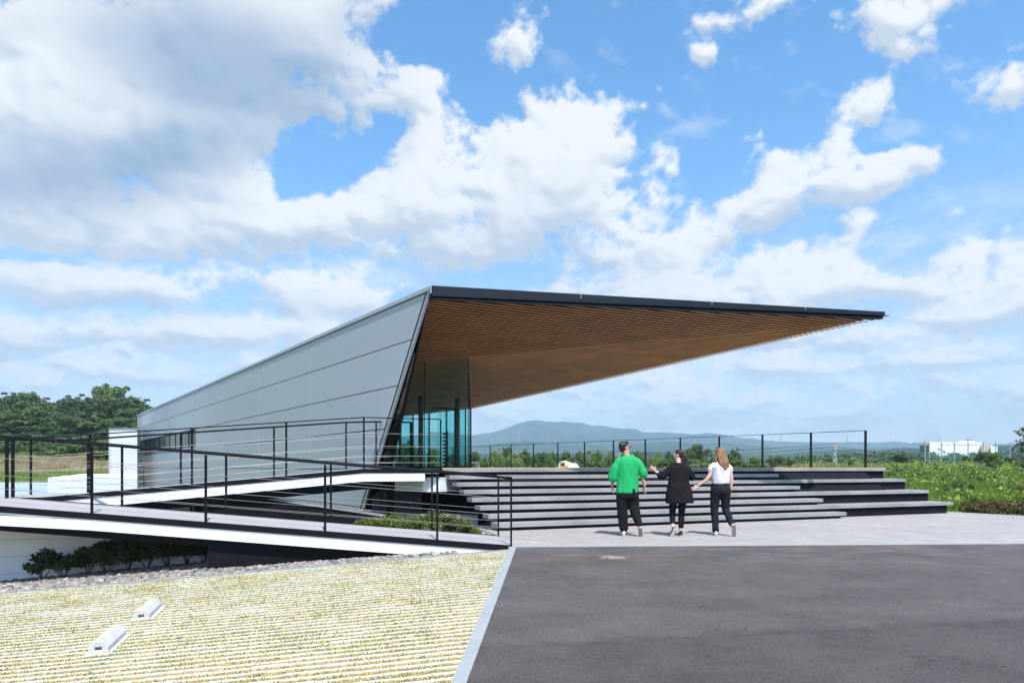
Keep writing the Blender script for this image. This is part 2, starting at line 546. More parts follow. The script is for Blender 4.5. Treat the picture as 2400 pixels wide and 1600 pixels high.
# one pale spill
spx = t.vm('MULTIPLY', t.vm('SUBTRACT', P_, (1.55, 10.25, 0)), (3.2, 5.0, 0))
sr = t.m('ADD', t.vm('LENGTH', spx, out='Value'), t.m('MULTIPLY', t.m('SUBTRACT', t.noise(P_, 9, 5, .7), .5), 3.4))
c = t.mix(t.rng(sr, .25, .85, .42, 0), c, (.45, .40, .34))
t.l.new(c, b.inputs['Base Color'])
b.inputs['Roughness'].default_value = .82
b.inputs['Specular IOR Level'].default_value = .3
bn = t.node('ShaderNodeBump')
bn.inputs['Strength'].default_value = .55
bn.inputs['Distance'].default_value = .006
t.l.new(fin, bn.inputs['Height'])
t.l.new(bn.outputs[0], b.inputs['Normal'])
MAT['asphalt'] = m

# forecourt pavement: small pinkish grey clay pavers
m, t, b = mat_new('clay_pavers')
P_ = t.node('ShaderNodeNewGeometry').outputs['Position']
rot = t.node('ShaderNodeMapping')
rot.inputs['Rotation'].default_value = (0, 0, R(-3))
t.l.new(P_, rot.inputs['Vector'])
br = t.node('ShaderNodeTexBrick')
t.l.new(rot.outputs[0], br.inputs['Vector'])
br.inputs['Color1'].default_value = (.30, .282, .275, 1)
br.inputs['Color2'].default_value = (.38, .352, .342, 1)
br.inputs['Mortar'].default_value = (.17, .16, .155, 1)
br.inputs['Scale'].default_value = 1.0
br.inputs['Brick Width'].default_value = .22
br.inputs['Row Height'].default_value = .075
br.inputs['Mortar Size'].default_value = .004
br.offset = .5
big = t.noise(P_, .8, 5, .6)
c = t.mix(1.0, br.outputs[0], t.mix(t.rng(big, .3, .7, kind='LINEAR'), (.88, .88, .89), (1.08, 1.07, 1.07)), 'MULTIPLY')
stn = t.vm('MULTIPLY', t.vm('SUBTRACT', P_, (1.1, 12.4, 0)), (.9, 2.4, 0))
c = t.mix(t.rng(t.m('ADD', t.vm('LENGTH', stn, out='Value'), t.m('MULTIPLY', t.noise(P_, 2, 4), .8)), .5, 1.5, .28, 0), c, (.34, .25, .20))
t.l.new(c, b.inputs['Base Color'])
b.inputs['Roughness'].default_value = .85
bn = t.node('ShaderNodeBump')
bn.inputs['Strength'].default_value = .3
bn.inputs['Distance'].default_value = .01
t.l.new(br.outputs['Fac'], bn.inputs['Height'])
bn.invert = True
t.l.new(bn.outputs[0], b.inputs['Normal'])
MAT['pavement'] = m

# open ground: grass, with bare earth on the cut slope at the left
m, t, b = mat_new('meadow_ground')
P_ = t.node('ShaderNodeNewGeometry').outputs['Position']
n1 = t.noise(P_, .12, 6, .6)
n2 = t.noise(P_, 1.4, 5, .65)
c = t.mix(t.rng(n1, .35, .65, kind='LINEAR'), (.075, .120, .020), (.170, .210, .045))
c = t.mix(t.rng(n2, .35, .75, 0, .6, 'LINEAR'), c, (.19, .19, .055))
at = t.node('ShaderNodeAttribute', attribute_name='earth').outputs['Fac']
ea = t.rng(t.m('ADD', at, t.m('MULTIPLY', t.m('SUBTRACT', t.noise(P_, .35, 5, .7), .5), 1.3)), .4, .6)
c = t.mix(ea, c, t.mix(t.rng(t.noise(P_, .6, 6), .3, .7, kind='LINEAR'), (.12, .080, .05), (.28, .20, .14)))
fw = t.node('ShaderNodeAttribute', attribute_name='forest').outputs['Fac']
c = t.mix(fw, c, t.mix(t.rng(t.noise(P_, .05, 7, .7), .3, .7, kind='LINEAR'), (.020, .038, .014), (.060, .092, .026)))
t.l.new(c, b.inputs['Base Color'])
b.inputs['Roughness'].default_value = .95
b.inputs['Specular IOR Level'].default_value = .1
bn = t.node('ShaderNodeBump')
bn.inputs['Strength'].default_value = .8
bn.inputs['Distance'].default_value = .15
t.l.new(n2, bn.inputs['Height'])
t.l.new(bn.outputs[0], b.inputs['Normal'])
MAT['ground'] = m

m, t, b = mat_new('forested_mountain')
P_ = t.node('ShaderNodeNewGeometry').outputs['Position']
n1 = t.noise(P_, .004, 8, .62)
n2 = t.noise(P_, .045, 5, .7)
c = t.mix(t.rng(n1, .42, .58, kind='LINEAR'), (.018, .040, .026), (.060, .098, .050))
c = t.mix(t.rng(n2, .3, .7, 0, .75, 'LINEAR'), c, (.012, .028, .016))
t.l.new(c, b.inputs['Base Color'])
b.inputs['Roughness'].default_value = 1.0
b.inputs['Specular IOR Level'].default_value = 0
bn = t.node('ShaderNodeBump')
bn.inputs['Strength'].default_value = 1.0
bn.inputs['Distance'].default_value = 9
t.l.new(t.noise(P_, .03, 6, .7), bn.inputs['Height'])
t.l.new(bn.outputs[0], b.inputs['Normal'])
MAT['mountain'] = m

MAT['leaf_dark'] = leaf_mat('leaves_dark', (.024, .048, .012), (.105, .165, .034))
MAT['leaf_mid'] = leaf_mat('leaves_mid', (.040, .078, .015), (.150, .220, .045))
MAT['leaf_light'] = leaf_mat('leaves_light', (.080, .130, .035), (.230, .300, .090))
MAT['leaf_shrub'] = leaf_mat('shrub_leaves', (.022, .036, .010), (.085, .110, .024), .15, scale=3)
MAT['leaf_cover'] = leaf_mat('ground_cover_leaves', (.045, .080, .010), (.190, .250, .030), .25, scale=3)
MAT['leaf_hedge'] = leaf_mat('hedge_leaves', (.045, .050, .012), (.185, .150, .040), .2, scale=2)
MAT['leaf_meadow'] = leaf_mat('meadow_plants', (.075, .140, .018), (.290, .400, .060), .3, scale=.7)
MAT['leaf_orange'] = leaf_mat('orange_leaves', (.30, .12, .02), (.50, .26, .04), .3)
MAT['grass_dry'] = leaf_mat('dry_turf', (.20, .17, .05), (.50, .42, .20), .2, rough=.8, scale=6)


# ================================================================ mesh helpers
def P(px, py, Y):
    """world point that lies Y metres ahead in the direction of photo pixel (px, py)"""
    return Vector(((px - 1200) * Y / F, Y, E - (py - 1094) * Y / F))


class MB:
    def __init__(s):
        s.v, s.f = [], []

    def poly(s, pts, flip=False):
        n = len(s.v)
        s.v += [tuple(p) for p in pts]
        idx = list(range(n, n + len(pts)))
        s.f.append(idx[::-1] if flip else idx)
        return s

    def prism(s, pts, down):
        """closed solid: top polygon pts (any planar-ish loop), bottom = pts + down (vector or list of points)"""
        n = len(pts)
        a = [Vector(p) for p in pts]
        b = [p + Vector(down) for p in a] if not isinstance(down, list) else [Vector(p) for p in down]
        o = len(s.v)
        s.v += [tuple(p) for p in a] + [tuple(p) for p in b]
        s.f.append([o + i for i in range(n)])
        s.f.append([o + n + i for i in range(n)][::-1])
        for i in range(n):
            j = (i + 1) % n
            s.f.append([o + i, o + n + i, o + n + j, o + j])
        return s

    def box(s, c, sx, sy, sz, rz=0.0):
        cs, sn = math.cos(rz), math.sin(rz)
        top = []
        for dx, dy in ((-1, -1), (1, -1), (1, 1), (-1, 1)):
            x, y = dx * sx / 2, dy * sy / 2
            top.append((c[0] + x * cs - y * sn, c[1] + x * sn + y * cs, c[2] + sz / 2))
        return s.prism(top, (0, 0, -sz))

    def beam(s, p, q, w_, h_, up=(0, 0, 1)):
        """bar of width w_ and height h_ from p to q"""
        p, q = Vector(p), Vector(q)
        d = (q - p).normalized()
        r = d.cross(Vector(up))
        if r.length < 1e-4:
            r = d.cross(Vector((0, 1, 0)))
        r.normalize()
        u_ = r.cross(d).normalized()
        o = len(s.v)
        for b_ in (p, q):
            for x, z in ((-1, -1), (1, -1), (1, 1), (-1, 1)):
                s.v.append(tuple(b_ + r * (x * w_ / 2) + u_ * (z * h_ / 2)))
        s.f += [[o, o + 1, o + 2, o + 3], [o + 7, o + 6, o + 5, o + 4]]
        for i in range(4):
            j = (i + 1) % 4
            s.f.append([o + i, o + 4 + i, o + 4 + j, o + j])
        return s

    def tube(s, pts, r, n=8):
        pts = [Vector(p) for p in pts]
        rings = []
        x = None
        for i, p in enumerate(pts):
            a = pts[max(0, i - 1)]
            b = pts[min(len(pts) - 1, i + 1)]
            d = (b - a).normalized()
            if x is None:
                x = d.cross(Vector((0, 0, 1)))
                if x.length < .3:
                    x = d.cross(Vector((0, 1, 0)))
            else:
                x = x - d * x.dot(d)
            x.normalize()
            y = x.cross(d).normalized()
            rr = r[i] if isinstance(r, (list, tuple)) else r
            o = len(s.v)
            for k in range(n):
                an = 2 * math.pi * k / n
                s.v.append(tuple(p + x * (rr * math.cos(an)) + y * (rr * math.sin(an))))
            rings.append(o)
        for a, b in zip(rings[:-1], rings[1:]):
            for k in range(n):
                j = (k + 1) % n
                s.f.append([a + k, a + j, b + j, b + k])
        s.f.append([rings[0] + k for k in range(n)][::-1])
        s.f.append([rings[-1] + k for k in range(n)])
        return s

    def build(s, name, mat, parent=None, smooth=False, kind=None, bevel=0.0):
        me = bpy.data.meshes.new(name)
        me.from_pydata(s.v, [], s.f)
        me.validate(verbose=False)
        import bmesh
        bm = bmesh.new()
        bm.from_mesh(me)
        bmesh.ops.recalc_face_normals(bm, faces=bm.faces)
        bm.to_mesh(me)
        bm.free()
        me.materials.append(MAT[mat] if isinstance(mat, str) else mat)
        if smooth:
            me.polygons.foreach_set('use_smooth', [True] * len(me.polygons))
        ob = bpy.data.objects.new(name, me)
        COL.objects.link(ob)
        if bevel:
            bv = ob.modifiers.new('bevel', 'BEVEL')
            bv.width = bevel
            bv.segments = 2
            bv.limit_method = 'ANGLE'
        if parent is not None:
            ob.parent = parent
            wl = Vector(parent.location)
            if parent.parent is not None:
                wl += Vector(parent.parent.location)
            ob.location = -wl
        if kind:
            ob['kind'] = kind
        return ob


def np_mesh(name, co, faces, mat, smooth=False):
    """fast mesh from numpy arrays; faces (n,3) or (n,4)"""
    k = faces.shape[1]
    me = bpy.data.meshes.new(name)
    me.vertices.add(len(co))
    me.vertices.foreach_set('co', np.ascontiguousarray(co, dtype=np.float32).ravel())
    me.loops.add(faces.size)
    me.loops.foreach_set('vertex_index', np.ascontiguousarray(faces, dtype=np.int32).ravel())
    me.polygons.add(len(faces))
    me.polygons.foreach_set('loop_start', np.arange(0, faces.size, k, dtype=np.int32))
    if smooth:
        me.polygons.foreach_set('use_smooth', np.ones(len(faces), dtype=bool))
    me.update(calc_edges=True)
    me.materials.append(MAT[mat] if isinstance(mat, str) else mat)
    return me


def thing(name, label, cat, loc=(0, 0, 0), group=None):
    o = bpy.data.objects.new(name, None)
    COL.objects.link(o)
    o.location = loc
    o.empty_display_size = .3
    o['label'] = label
    o['category'] = cat
    if group:
        o['group'] = group
    return o


def tag(o, label, cat, group=None):
    o['label'] = label
    o['category'] = cat
    if group:
        o['group'] = group
    return o


def struct(o):
    o['kind'] = 'structure'
    return o


def dup(root, loc, rz=0.0, sc=1.0, label=None, group=None):
    r = root.copy()
    COL.objects.link(r)
    r.location = loc
    r.rotation_euler = (0, 0, rz)
    r.scale = (sc, sc, sc) if not isinstance(sc, tuple) else sc
    if label:
        r['label'] = label
    if group:
        r['group'] = group
    for ch in list(root.children):
        c_ = ch.copy()
        COL.objects.link(c_)
        c_.parent = r
        for g_ in ch.children:
            d_ = g_.copy()
            COL.objects.link(d_)
            d_.parent = c_
    return r


def part(parent, mb, name, mat, label=None, **kw):
    o = mb.build(name, mat, parent, **kw)
    if label:
        o['label'] = label
    return o


def line_hit(px, p, d):
    """point on the plan line p + s d that lies in the direction of photo column px"""
    k = (px - 1200) / F
    s_ = (k * p[1] - p[0]) / (d[0] - k * d[1])
    return Vector((p[0] + s_ * d[0], p[1] + s_ * d[1]))


# ================================================================ ground and paving
def kerbx(y):               # left edge of the kerb strip
    return -.05 - .068 * (10.95 - y)


def edge_y(x):              # far edge of the asphalt
    return 11.1 + .055 * x


def z_asph(x, y):
    return -.05 * max(0.0, edge_y(x) - y) if y > -1 else -.05 * (edge_y(x) + 1)


def z_grass(x, y):
    return -.05 * max(0.0, 11.1 - max(y, -1)) + .060 * min(0.0, max(x, -13) - kerbx(max(y, -1)))


def _ss(x, a, b):
    t_ = np.clip((x - a) / (b - a), 0, 1)
    return t_ * t_ * (3 - 2 * t_)


def terrain_z(X, Y):
    X, Y = np.asarray(X, float), np.asarray(Y, float)
    Yc = np.clip(Y, -1, 11.1)
    zn = -.05 * (11.1 - Yc) + .060 * np.minimum(0, np.clip(X, -13, 0) - (-.05 - .068 * (10.95 - Yc)))
    zn = zn - .06 - .75 * _ss(Y - (10.80 + .15 * X), .02, .25) * _ss(-X, .35, 1.2) * (1 - _ss(Y, 13.0, 15.0))
    ang = np.where(Y > 1, X / np.maximum(Y, 1) * F, np.sign(X) * 2000)
    rr = np.hypot(X, Y)
    # meadow to the right of the terrace
    mead = np.interp(Y, [0, 20, 22, 40, 62, 75, 120, 400], [-.1, -.05, .10, .82, 1.32, 1.15, -4, -6])
    low = np.interp(Y, [0, 18, 30, 45, 70, 100, 400], [-.6, -.6, -.2, .3, -1.5, -4, -6])
    left = np.interp(Y, [0, 14, 50, 66, 78, 84, 91, 110, 150, 300], [-.7, -.9, -1.2, -.9, .3, .9, 3.0, 5.5, 10.5, 12])
    mr = _ss(ang, 330, 640)
    ml = _ss(-ang, 430, 640)
    far = low * (1 - mr) + mead * mr
    far = far * (1 - ml) + left * ml
    far = far + .10 * fbm(X / 6, Y / 6, 61, 3) * _ss(rr, 24, 50) + .5 * fbm(X / 45, Y / 45, 62, 3) * _ss(rr, 80, 160)
    k = _ss(Y, 12.5, 18) * np.ones_like(X)
    k = np.maximum(k, _ss(X, 15, 22) * _ss(Y, -5, 12))
    z = zn * (1 - k) + far * k
    return np.where(Y > 1500, np.minimum(z, -6), z)


def build_ground():
    az = np.concatenate([np.linspace(-180, -50, 60, endpoint=False), np.linspace(-50, 50, 260, endpoint=False), np.linspace(50, 180, 60)])
    rr = np.concatenate([[.4], np.geomspace(1.2, 200, 190), np.geomspace(215, 9000, 40)])
    A, Rr = np.meshgrid(np.radians(az), rr)
    X, Y = np.sin(A) * Rr, np.cos(A) * Rr
    Z = terrain_z(X, Y)
    na = len(az)
    idx = np.arange(A.size).reshape(A.shape)
    q = np.stack([idx[:-1, :-1], idx[:-1, 1:], idx[1:, 1:], idx[1:, :-1]], -1).reshape(-1, 4)
    co = np.stack([X, Y, Z], -1).reshape(-1, 3)
    me = np_mesh('ground', co, q, 'ground', True)
    ang = np.where(Y > 1, X / np.maximum(Y, 1) * F, 3000)
    earth = _ss(-ang, 430, 640) * (_ss(Y, 80, 84) * (1 - _ss(Y, 90, 94)))
    fo = np.maximum(_ss(-ang, 430, 640) * _ss(Y, 91, 96), _ss(Rr, 90, 150))
    for nm, arr in (('earth', earth), ('forest', fo)):
        at = me.attributes.new(nm, 'FLOAT', 'POINT')
        at.data.foreach_set('value', arr.astype(np.float32).ravel())
    ob = bpy.data.objects.new('ground', me)
    COL.objects.link(ob)
    struct(ob)


build_ground()

# asphalt: slopes gently up to the forecourt
mb = MB()
ys = [-4, -1, 2, 5, 8]
L_ = [(kerbx(y) + .112, y, z_asph(0, y) + .006) for y in ys] + [(kerbx(edge_y(0)) + .112, edge_y(0.05), .006)]
R_ = [(45, y + 2.4 * (y + 4) / 15, -.05 * (edge_y(0) - y) + .006) for y in ys] + [(45, edge_y(45), .006)]
for i in range(len(L_) - 1):
    mb.poly([L_[i], R_[i], R_[i + 1], L_[i + 1]])
struct(mb.build('asphalt_road', 'asphalt'))

pav = [(-.12, 11.28), (17.85, 12.38), (13.8, 18.4), (12.75, 19.96), (11.6, 21.3), (-3.2, 16.0), (-1.0, 14.3), (-.34, 12.62)]
struct(MB().prism([(x, y, .004) for x, y in pav], (0, 0, -.15)).build('pavement', 'pavement'))
# granite strip: along the asphalt's far edge and down its left side
kb = struct(MB().prism([(-.05, edge_y(0) + .002, .012), (22, edge_y(22), .012), (22, edge_y(22) + .2, .012), (-.1, edge_y(0) + .2, .012)], (0, 0, -.1)).build('kerb', 'kerb'))
mb = MB()
ysk = [-4, -1, 1, 3, 5, 7, 9, 11.1]
for y0, y1 in zip(ysk[:-1], ysk[1:]):
    n_ = max(1, int(round((y1 - y0) / 1.0)))
    for i in range(n_):
        a = y0 + (y1 - y0) * i / n_ + .003
        b_ = y0 + (y1 - y0) * (i + 1) / n_ - .003
        mb.prism([(kerbx(a), a, z_asph(0, a) + .016), (kerbx(a) + .112, a, z_asph(0, a) + .016), (kerbx(b_) + .112, b_, z_asph(0, b_) + .016), (kerbx(b_), b_, z_asph(0, b_) + .016)], (0, 0, -.12))
struct(mb.build('kerb', 'kerb'))
# thin painted curve on the pavement
mb = MB()
cur = [P(1176, 1270, 11.92), P(1225, 1270.5, 11.9), P(1262, 1271.5, 11.84), P(1285, 1276, 11.6), P(1296, 1279.5, 11.38)]
for a, b_ in zip(cur[:-1], cur[1:]):
    a.z = b_.z = .0085
    mb.prism([a + Vector((0, -.012, 0)), b_ + Vector((0, -.012, 0)), b_ + Vector((0, .012, 0)), a + Vector((0, .012, 0))], (0, 0, -.003))
struct(mb.build('painted_line', 'white'))

# ---- parking bay: white paver strips with dry turf between
SD = Vector((1, .15, 0)).normalized()          # along a strip
SP = Vector((-.15, 1, 0)).normalized()         # across the strips
E0 = Vector((-.05, 10.80, 0))                  # where the bay meets kerb and gravel
PITCH, SW, SL = .130, .050, .285


def bay_pt(along, across):                     # along < 0 goes left, across > 0 comes towards the viewer
    p = E0 + SD * along - SP * across
    return p


def in_view_left(p):
    return p.x / max(p.y, .5) * F > -1290


turf = MB()
ysb = np.linspace(2.4, 11.3, 24)
for i in range(len(ysb) - 1):
    xs = [-13.5, -10, -7, -5, -3, -1.5]
    for j in range(len(xs)):
        def pt(k, y):
            x = xs[k] if k < len(xs) else kerbx(y)
            q_ = E0.y + .15 * (x - E0.x)
            yy = min(y, q_ + .02)
            return (x, yy, z_grass(x, yy) - .004)
        a, b_, c_, d_ = pt(j, ysb[i]), pt(j + 1, ysb[i]), pt(j + 1, ysb[i + 1]), pt(j, ysb[i + 1])
        if a[1] < d_[1] or b_[1] < c_[1]:
            turf.poly([a, b_, c_, d_])
bay = struct(turf.build('parking_bay', 'soil'))

rng_ = random.Random(5)
strips = []
nrow = int((10.8 - 3.0) / PITCH)
for r_ in range(nrow):
    ac = PITCH * r_ + .03
    a0 = bay_pt(0, ac)
    # kerb crossing
    s_max = (kerbx(a0.y) - a0.x) / SD.x - .012
    a = s_max + 0
    k = math.floor(s_max / SL)
    while True:
        lo, hi = k * SL + .0012, min((k + 1) * SL - .0012, s_max)
        k -= 1
        if hi - lo < .03:
            continue
        c_ = bay_pt((lo + hi) / 2, ac)
        if not in_view_left(c_) or lo < -11:
            break
        if c_.y < 3.4:
            break
        strips.append((c_.y, (lo + hi) / 2, ac, hi - lo))
strips.sort()
full = None
rest_v, rest_f = [], []


def strip_box(l):
    o = MB()
    o.prism([(-l / 2, -SW / 2, 0), (l / 2, -SW / 2, 0), (l / 2, SW / 2, 0), (-l / 2, SW / 2, 0)], [(-l / 2 - .003, -SW / 2 - .004, -.035), (l / 2 + .003, -SW / 2 - .004, -.035), (l / 2 + .003, SW / 2 + .004, -.035), (-l / 2 - .003, SW / 2 + .004, -.035)])
    return o


def bay_matrix(p, jit):
    gx_ = Vector((SD.x, SD.y, .060 * SD.x - .05 * 0 + (z_grass(p.x + SD.x * .01, p.y + SD.y * .01) - z_grass(p.x, p.y)) / .01 - .060 * SD.x)).normalized()
    gy_ = Vector((SP.x, SP.y, (z_grass(p.x + SP.x * .01, p.y + SP.y * .01) - z_grass(p.x, p.y)) / .01)).normalized()
    gz_ = gx_.cross(gy_).normalized()
    m_ = Matrix((gx_, gy_, gz_)).transposed().to_4x4()
    m_ = m_ @ Matrix.Rotation(jit[0], 4, 'Y') @ Matrix.Rotation(jit[1], 4, 'Z')
    m_.translation = Vector((p.x, p.y, z_grass(p.x, p.y) + .003 + jit[2]))
    return m_


n_ind = 0
for y_, al, ac, l in strips:
    p = bay_pt(al, ac)
    jit = (rng_.gauss(0, .006), rng_.gauss(0, .005), rng_.gauss(0, .0022))
    m_ = bay_matrix(p, jit)
    if n_ind < 298:
        if abs(l - (SL - .0024)) < 1e-4:
            if full is None:
                full = strip_box(l).build('paver', 'paver', bay)
                o = full
            else:
                o = full.copy()
                COL.objects.link(o)
        else:
            o = strip_box(l).build('paver', 'paver', bay)
        o.parent = bay
        o.matrix_basis = m_
        n_ind += 1
    else:
        sb = strip_box(l)
        o_ = len(rest_v)
        rest_v += [tuple(m_ @ Vector(v_)) for v_ in sb.v]
        rest_f += [[i + o_ for i in f_] for f_ in sb.f]
rs = MB()
rs.v, rs.f = rest_v, rest_f
o = rs.build('pavers', 'paver', bay, kind='stuff')

# turf blades standing between the strips
rs_ = np.random.RandomState(4)
NB = 280000
al = -rs_.rand(NB) * 11.5
rowi = rs_.randint(0, nrow, NB)
# more of them near the viewer
ac = PITCH * rowi + .03 + SW / 2 + .004 + rs_.rand(NB) * (PITCH - SW - .004)
px_ = E0.x + SD.x * al - SP.x * ac
py_ = E0.y + SD.y * al - SP.y * ac
ok = (px_ < -.06 - .068 * (10.95 - py_) - .01) & (px_ / np.maximum(py_, .5) * F > -1290) & (py_ > 3.2)
patch = fbm(px_ / .8, py_ / .5, 71, 4)
ok &= rs_.rand(NB) < (.62 + patch)
px_, py_ = px_[ok], py_[ok]
zg = -.05 * (11.1 - py_) + .060 * (px_ - (-.05 - .068 * (10.95 - py_))) - .004
hgt = .012 + .013 * rs_.rand(len(px_)) + .018 * np.clip(fbm(px_ / .6, py_ / .4, 73, 3), 0, 1)
wd = .004 + .006 * rs_.rand(len(px_))
an = rs_.rand(len(px_)) * np.pi
lean = (rs_.rand(len(px_), 2) - .5) * .035
b0 = np.stack([px_ - np.cos(an) * wd, py_ - np.sin(an) * wd, zg], -1)
b1 = np.stack([px_ + np.cos(an) * wd, py_ + np.sin(an) * wd, zg], -1)
tp = np.stack([px_ + lean[:, 0], py_ + lean[:, 1], zg + hgt], -1)
co = np.stack([b0, b1, tp], 1).reshape(-1, 3)
m, t, b = mat_new('dry_turf_blades')
gg = t.node('ShaderNodeNewGeometry')
ri = gg.outputs['Random Per Island']
pn = t.noise(gg.outputs['Position'], 1.7, 4, .6)
pn2 = t.noise(gg.outputs['Position'], 7.0, 3, .6)
ff = t.m('ADD', t.m('MULTIPLY', ri, .45), t.m('ADD', t.m('MULTIPLY', pn, .55), t.m('MULTIPLY', pn2, .5)))
t.l.new(t.mix(t.rng(ff, .62, .88, kind='LINEAR'), (.52, .41, .17), (.27, .29, .075)), b.inputs['Base Color'])
b.inputs['Roughness'].default_value = .8
MAT['turf'] = m
me = np_mesh('grass', co, np.arange(len(co)).reshape(-1, 3), 'turf')
o = bpy.data.objects.new('turf_grass', me)
COL.objects.link(o)
tag(o, 'dry yellow and green turf growing between the white paver strips', 'grass')
o['kind'] = 'stuff'

# light concrete edge where the bay meets the gravel
mb = MB()
for k in range(16):
    a, b_ = bay_pt(-k * .6 - .005, -.035), bay_pt(-(k + 1) * .6 + .005, -.035)
    za, zb = z_grass(a.x, a.y) + .018, z_grass(b_.x, b_.y) + .018
    n_ = SP * .03
    mb.prism([(a.x, a.y, za), (b_.x, b_.y, zb), (b_.x + n_.x, b_.y + n_.y, zb), (a.x + n_.x, a.y + n_.y, za)], (0, 0, -.1))
struct(mb.build('kerb', 'kerb'))


# ---- gravel bed
def stones(name, label, pts, smin, smax, seed, mat='stone'):
    r = np.random.RandomState(seed)
    t_ = (1 + 5 ** .5) / 2
    iv = np.array([(-1, t_, 0), (1, t_, 0), (-1, -t_, 0), (1, -t_, 0), (0, -1, t_), (0, 1, t_), (0, -1, -t_), (0, 1, -t_), (t_, 0, -1), (t_, 0, 1), (-t_, 0, -1), (-t_, 0, 1)]) / 1.9
    fi = np.array([(0, 11, 5), (0, 5, 1), (0, 1, 7), (0, 7, 10), (0, 10, 11), (1, 5, 9), (5, 11, 4), (11, 10, 2), (10, 7, 6), (7, 1, 8), (3, 9, 4), (3, 4, 2), (3, 2, 6), (3, 6, 8), (3, 8, 9), (4, 9, 5), (2, 4, 11), (6, 2, 10), (8, 6, 7), (9, 8, 1)])
    n = len(pts)
    sz = smin + (smax - smin) * r.rand(n) ** 1.5
    sc = sz[:, None] * (np.array([1, .8, .55]) + .35 * (r.rand(n, 3) - .5))
    v = iv[None] * (1 + .35 * (r.rand(n, 12, 1) - .5)) * sc[:, None]
    a = r.rand(n) * 6.28
    c_, s_ = np.cos(a)[:, None], np.sin(a)[:, None]
    tl = (r.rand(n, 1) - .5) * .9
    x, y, z = v[..., 0], v[..., 1], v[..., 2]
    z2 = z + x * tl
    X = x * c_ - y * s_
    Y = x * s_ + y * c_
    co_ = np.stack([X + pts[:, 0:1], Y + pts[:, 1:2], z2 + pts[:, 2:3]], -1).reshape(-1, 3)
    fc = (fi[None] + (np.arange(n) * 12)[:, None, None]).reshape(-1, 3)
    me_ = np_mesh(name, co_, fc, mat)
    ob_ = bpy.data.objects.new(name, me_)
    COL.objects.link(ob_)
    tag(ob_, label, 'gravel')
    ob_['kind'] = 'stuff'
    return ob_


m, t, b = mat_new('river_stones')
gg = t.node('ShaderNodeNewGeometry')
cr = t.node('ShaderNodeValToRGB')
cr.color_ramp.elements[0].color = (.09, .085, .088, 1)
cr.color_ramp.elements[1].color = (.42, .40, .37, 1)
for ps, cc in ((.25, (.17, .16, .155, 1)), (.5, (.29, .24, .21, 1)), (.7, (.22, .215, .22, 1)), (.85, (.36, .28, .21, 1))):
    e_ = cr.color_ramp.elements.new(ps)
    e_.color = cc
t.l.new(gg.outputs['Random Per Island'], cr.inputs[0])
t.l.new(cr.outputs[0], b.inputs['Base Color'])
b.inputs['Roughness'].default_value = .85
MAT['stones'] = m

r0 = np.random.RandomState(9)
NS = 10500
sl = -r0.rand(NS) * 9.6
dp = r0.rand(NS) * 2.6
gx0 = E0.x + SD.x * sl + SP.x * (dp + .07)
gy0 = E0.y + SD.y * sl + SP.y * (dp + .07)
def wall_line(x):                               # plan line of the pale panel wall under the front ramp
    return 12.0 + (x + 9.0) * .17


def bed_z(x):
    return -.72 + .08 * (x + 9.0)


ok = (gy0 < wall_line(gx0) + .3) & (gx0 > -11) & (gx0 < -.9) & (gy0 < 11.2 + .04 * gx0 + .07 + np.where(gx0 < -4.9, 9, 0))
gx0, gy0 = gx0[ok], gy0[ok]
dd = (gy0 - (E0.y + .15 * (gx0 - E0.x)))
ze0 = -.05 * (11.1 - (E0.y + .15 * (gx0 - E0.x))) + .060 * (gx0 + .05) - .01
bk = wall_line(gx0) - (E0.y + .15 * (gx0 - E0.x))
gz0 = ze0 + (bed_z(gx0) - ze0) * np.clip(dd / bk, 0, 1) + r0.rand(len(gx0)) * .02
stones('gravel', 'grey river stones filling the bed under the front ramp', np.stack([gx0, gy0, gz0], -1), .022, .062, 10, 'stones')
sl = np.stack([P(1118 + 52 * r0.rand(), 1246, 12.9).to_tuple()[:2] + (0,) for _ in range(150)])
pt_ = []
for _ in range(190):
    x_, y_ = -.72 + .46 * r0.rand(), 12.62 + 1.0 * r0.rand()
    pt_.append((x_ - (y_ - 12.6) * .25, y_, .0 + .05 * r0.rand()))
stones('gravel', 'pale stones heaped beside the ramp foot and lowest step', np.array(pt_), .03, .07, 12, 'stones')
# bed below the stones
struct(MB().prism([(-11.5, 9.1, -.82), (-.1, 10.84, -.09), (-.1, 11.3, -.09), (-4.9, 12.7, -.43), (-11.5, 11.6, -.95)], (0, 0, -.1)).build('gravel_bed', 'soil'))


# ================================================================ railings
def railing(label, base, post_idx_or_pts, height=1.1, cables=(.69, .44, .25, .12), rail_r=.021, post_w=(.032, .032), flat=False, cable_r=.0036, wide=()):
    """base: list of points along the foot; post_idx_or_pts: explicit foot points for the posts"""
    root = thing('railing', label, 'railing', base[0])
    top = [Vector(p) + Vector((0, 0, height)) for p in base]
    if flat:
        h_ = MB()
        for a, b_ in zip(top[:-1], top[1:]):
            h_.beam(a, b_, .045, .016)
        part(root, h_, 'handrail', 'black')
    else:
        part(root, MB().tube(top, rail_r, 10), 'handrail', 'black', smooth=True)
    for i, p in enumerate(post_idx_or_pts):
        p = Vector(p)
        w_ = post_w if i not in wide else (.058, .02)
        part(root, MB().box((p.x, p.y, p.z + height / 2 - .02), w_[0], w_[1], height + .04), 'post', 'black')
    for c_ in cables:
        part(root, MB().tube([Vector(p) + Vector((0, 0, height * c_)) for p in base], cable_r, 5), 'cable', 'cable')
    return root


# ================================================================ front ramp
def zN(x):
    return min(.755, .03 - .0815 * x)


def yN(x):
    return 11.2 + .04 * x


def yNf(x):
    return 12.5 + .03 * x


